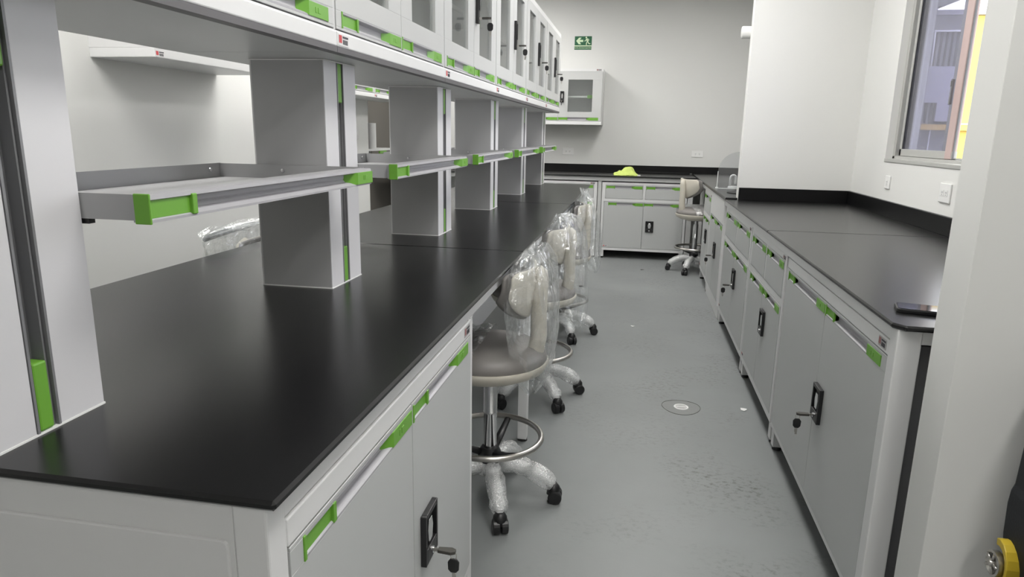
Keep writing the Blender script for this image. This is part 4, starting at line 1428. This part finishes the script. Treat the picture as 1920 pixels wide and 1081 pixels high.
# cloth
mb = MB(); vs = []; n = 36
for i in range(n + 1):
    for j in range(n + 1):
        u, v = -1 + 2 * i / n, -1 + 2 * j / n
        x = u * 0.135 * (1 + 0.12 * noise.noise(Vector((v * 2, u, 3)))); y = v * 0.10 * (1 - 0.25 * abs(u))
        h = 0.080 * math.exp(-((u - 0.22) / 0.42) ** 2 - (v / 0.55) ** 2) + 0.030 * math.exp(-((u + 0.45) / 0.5) ** 2 - (v / 0.5) ** 2)
        h += 0.022 * max(0, 1 - max(abs(u), abs(v)) ** 6) * (0.6 + 0.8 * noise.noise(Vector((u * 3, v * 3, 9)))) + 0.006 * noise.noise(Vector((u * 8, v * 8, 2)))
        vs.append((x, y, max(0.0015, h)))
fs = [(i * (n + 1) + j, (i + 1) * (n + 1) + j, (i + 1) * (n + 1) + j + 1, i * (n + 1) + j + 1) for i in range(n) for j in range(n)]
mb.add(vs, fs, 0, True)
cl = obj('cleaning_cloth', mb, 'cloth', None, loc=(-0.118, 7.62, ZT), rot=(0, 0, 0.05), solid=0.002)
tag(cl, 'crumpled lime green cloth on the worktop along the far wall', 'cloth')
mb = MB(); mb.box(0.03, 0.062, -0.01, 0.012, 0.0, 0.010)
obj('care_tag', mb, 'paper', cl, loc=(0.09, -0.07, 0.0))

# phone
ph = empty('phone', (0.752, 1.84, ZT), R(-14))
tag(ph, 'black phone in a dark case lying on the right worktop by the near wall', 'phone')
mb = MB()


def rrect(w, h, r, n=5):
    pts = []
    for (cx, cy, a0) in ((w / 2 - r, h / 2 - r, 0), (-w / 2 + r, h / 2 - r, 90), (-w / 2 + r, -h / 2 + r, 180), (w / 2 - r, -h / 2 + r, 270)):
        for i in range(n):
            a = R(a0 + 90 * i / (n - 1)); pts.append((cx + r * math.cos(a), cy + r * math.sin(a)))
    return pts


mb.prism(rrect(0.150, 0.078, 0.012), 0.0, 0.010, 'z')
obj('case', mb, 'black', ph, 0.002)
mb = MB(); mb.prism(rrect(0.142, 0.071, 0.009), 0.0101, 0.0114, 'z')
obj('screen', mb, 'phone_glass', ph)
mb = MB(); mb.box(0.02, 0.024, 0.05, 0.10, 0.0, 0.05)

# ------------------------------------------------------------------ things on the floor
fd = empty('floor_drain', (0.285, 3.295, 0.0))
tag(fd, 'round white floor drain with cross bar in a darker floor patch', 'drain')
mb = MB()
rnd = random.Random(4)
vs = [(0, 0, 0.0012)]
for i in range(40):
    a = 2 * PI * i / 40
    rr2 = 0.092 * (1 + 0.05 * noise.noise(Vector((math.cos(a) * 2, math.sin(a) * 2, 0))))
    vs.append((rr2 * math.cos(a), rr2 * math.sin(a), 0.0006))
mb.add(vs, [(0, i + 1, (i + 1) % 40 + 1) for i in range(40)])
obj('patch', mb, 'patch', fd)
mb = MB(); mb.tube([((0.094 + 0.004 * math.sin(3 * t)) * math.cos(t), (0.094 + 0.004 * math.sin(3 * t)) * math.sin(t), 0.0006) for t in [2 * PI * i / 40 for i in range(40)]], 0.0011, 6, closed=True)
obj('patch_joint', mb, 'leaf', fd)
mb = MB(); mb.lathe([(0.037, 0.001), (0.036, 0.004), (0.029, 0.004), (0.028, 0.001)], (0, 0, 0), 30)
mb.box(-0.030, 0.030, -0.004, 0.004, 0.001, 0.0038)
obj('drain_ring', mb, 'plate', fd)
mb = MB(); mb.lathe([(0.0, 0.0016), (0.029, 0.0016)], (0, 0, 0), 24)
obj('drain_grate', mb, 'label_grey', fd)


def scrap(loc, s, mat, label, name, cat, seed):
    mb = MB(); vs = []; n = 8
    rn = random.Random(seed)
    for i in range(n):
        a = 2 * PI * i / n
        r_ = s * (0.5 + 0.6 * rn.random())
        vs.append((r_ * math.cos(a), r_ * 0.7 * math.sin(a), 0.001 + 0.006 * rn.random()))
    vs.append((0, 0, 0.006)); 
    mb.add(vs, [(i, (i + 1) % n, n) for i in range(n)])
    o = obj(name, mb, mat, None, loc=loc, solid=0.0006)
    tag(o, label, cat)


scrap((0.592, 3.33, 0.0005), 0.024, 'paper', 'small white paper scrap on the floor beside the second right cabinet', 'paper_scrap', 'scrap', 1)
scrap((0.107, 6.865, 0.0005), 0.022, 'leaf', 'small dark scrap on the floor in front of the far cabinet', 'dark_scrap', 'scrap', 2)
scrap((0.03, 4.73, 0.0005), 0.018, 'paper', 'tiny white scrap on the floor to the right of the third stool', 'paper_scrap', 'scrap', 6)

# ------------------------------------------------------------------ black bag by the near wall
bg_ = empty('tool_bag', (1.00, 1.36, 0))
tag(bg_, 'black bag with yellow edge and silver wheel against the near wall, lower right corner', 'bag')
mb = MB()
prof = [(-0.185, 0.0), (0.22, 0.0), (0.22, 0.86), (0.16, 0.93), (-0.06, 0.93), (-0.150, 0.89), (-0.186, 0.76), (-0.190, 0.635), (-0.195, 0.620), (-0.197, 0.59), (-0.194, 0.52), (-0.185, 0.45)]
mb.prism(prof, -0.10, 0.10, 'y')
obj('body', mb, 'bag', bg_, 0.008)
mb = MB(); mb.box(-0.130, -0.122, -0.1025, -0.098, 0.05, 0.85)
obj('seam', mb, 'black', bg_)
wy, wz = 0.062, 0.467
arc = [(wy + 0.031 * math.cos(R(a)), wz + 0.040 * math.sin(R(a))) for a in range(70, 271, 20)]
arc_o = [(wy + 0.0385 * math.cos(R(a)), wz + 0.056 * math.sin(R(a))) for a in range(70, 271, 20)]
mb = MB()
mb.prism(arc[::-1] + arc_o, -0.214, -0.184, 'x')
obj('yellow_edge', mb, 'yellow', bg_, 0.002)
mb = MB()
mb.lathe([(0.0, 0.014), (0.006, 0.015), (0.008, 0.008), (0.019, 0.006), (0.023, 0.011), (0.027, 0.009), (0.027, -0.004), (0.0, -0.004)], (0, 0, 0), 24, 0, 'y')
for q in range(5):
    a = 2 * PI * q / 5
    mb.tube([(0.006 * math.cos(a), -0.010, 0.006 * math.sin(a)), (0.023 * math.cos(a), -0.0105, 0.023 * math.sin(a))], 0.003, 6)
obj('wheel', mb, 'steel', bg_, loc=(-0.212, wy, wz), rot=(0, 0, -PI / 2))
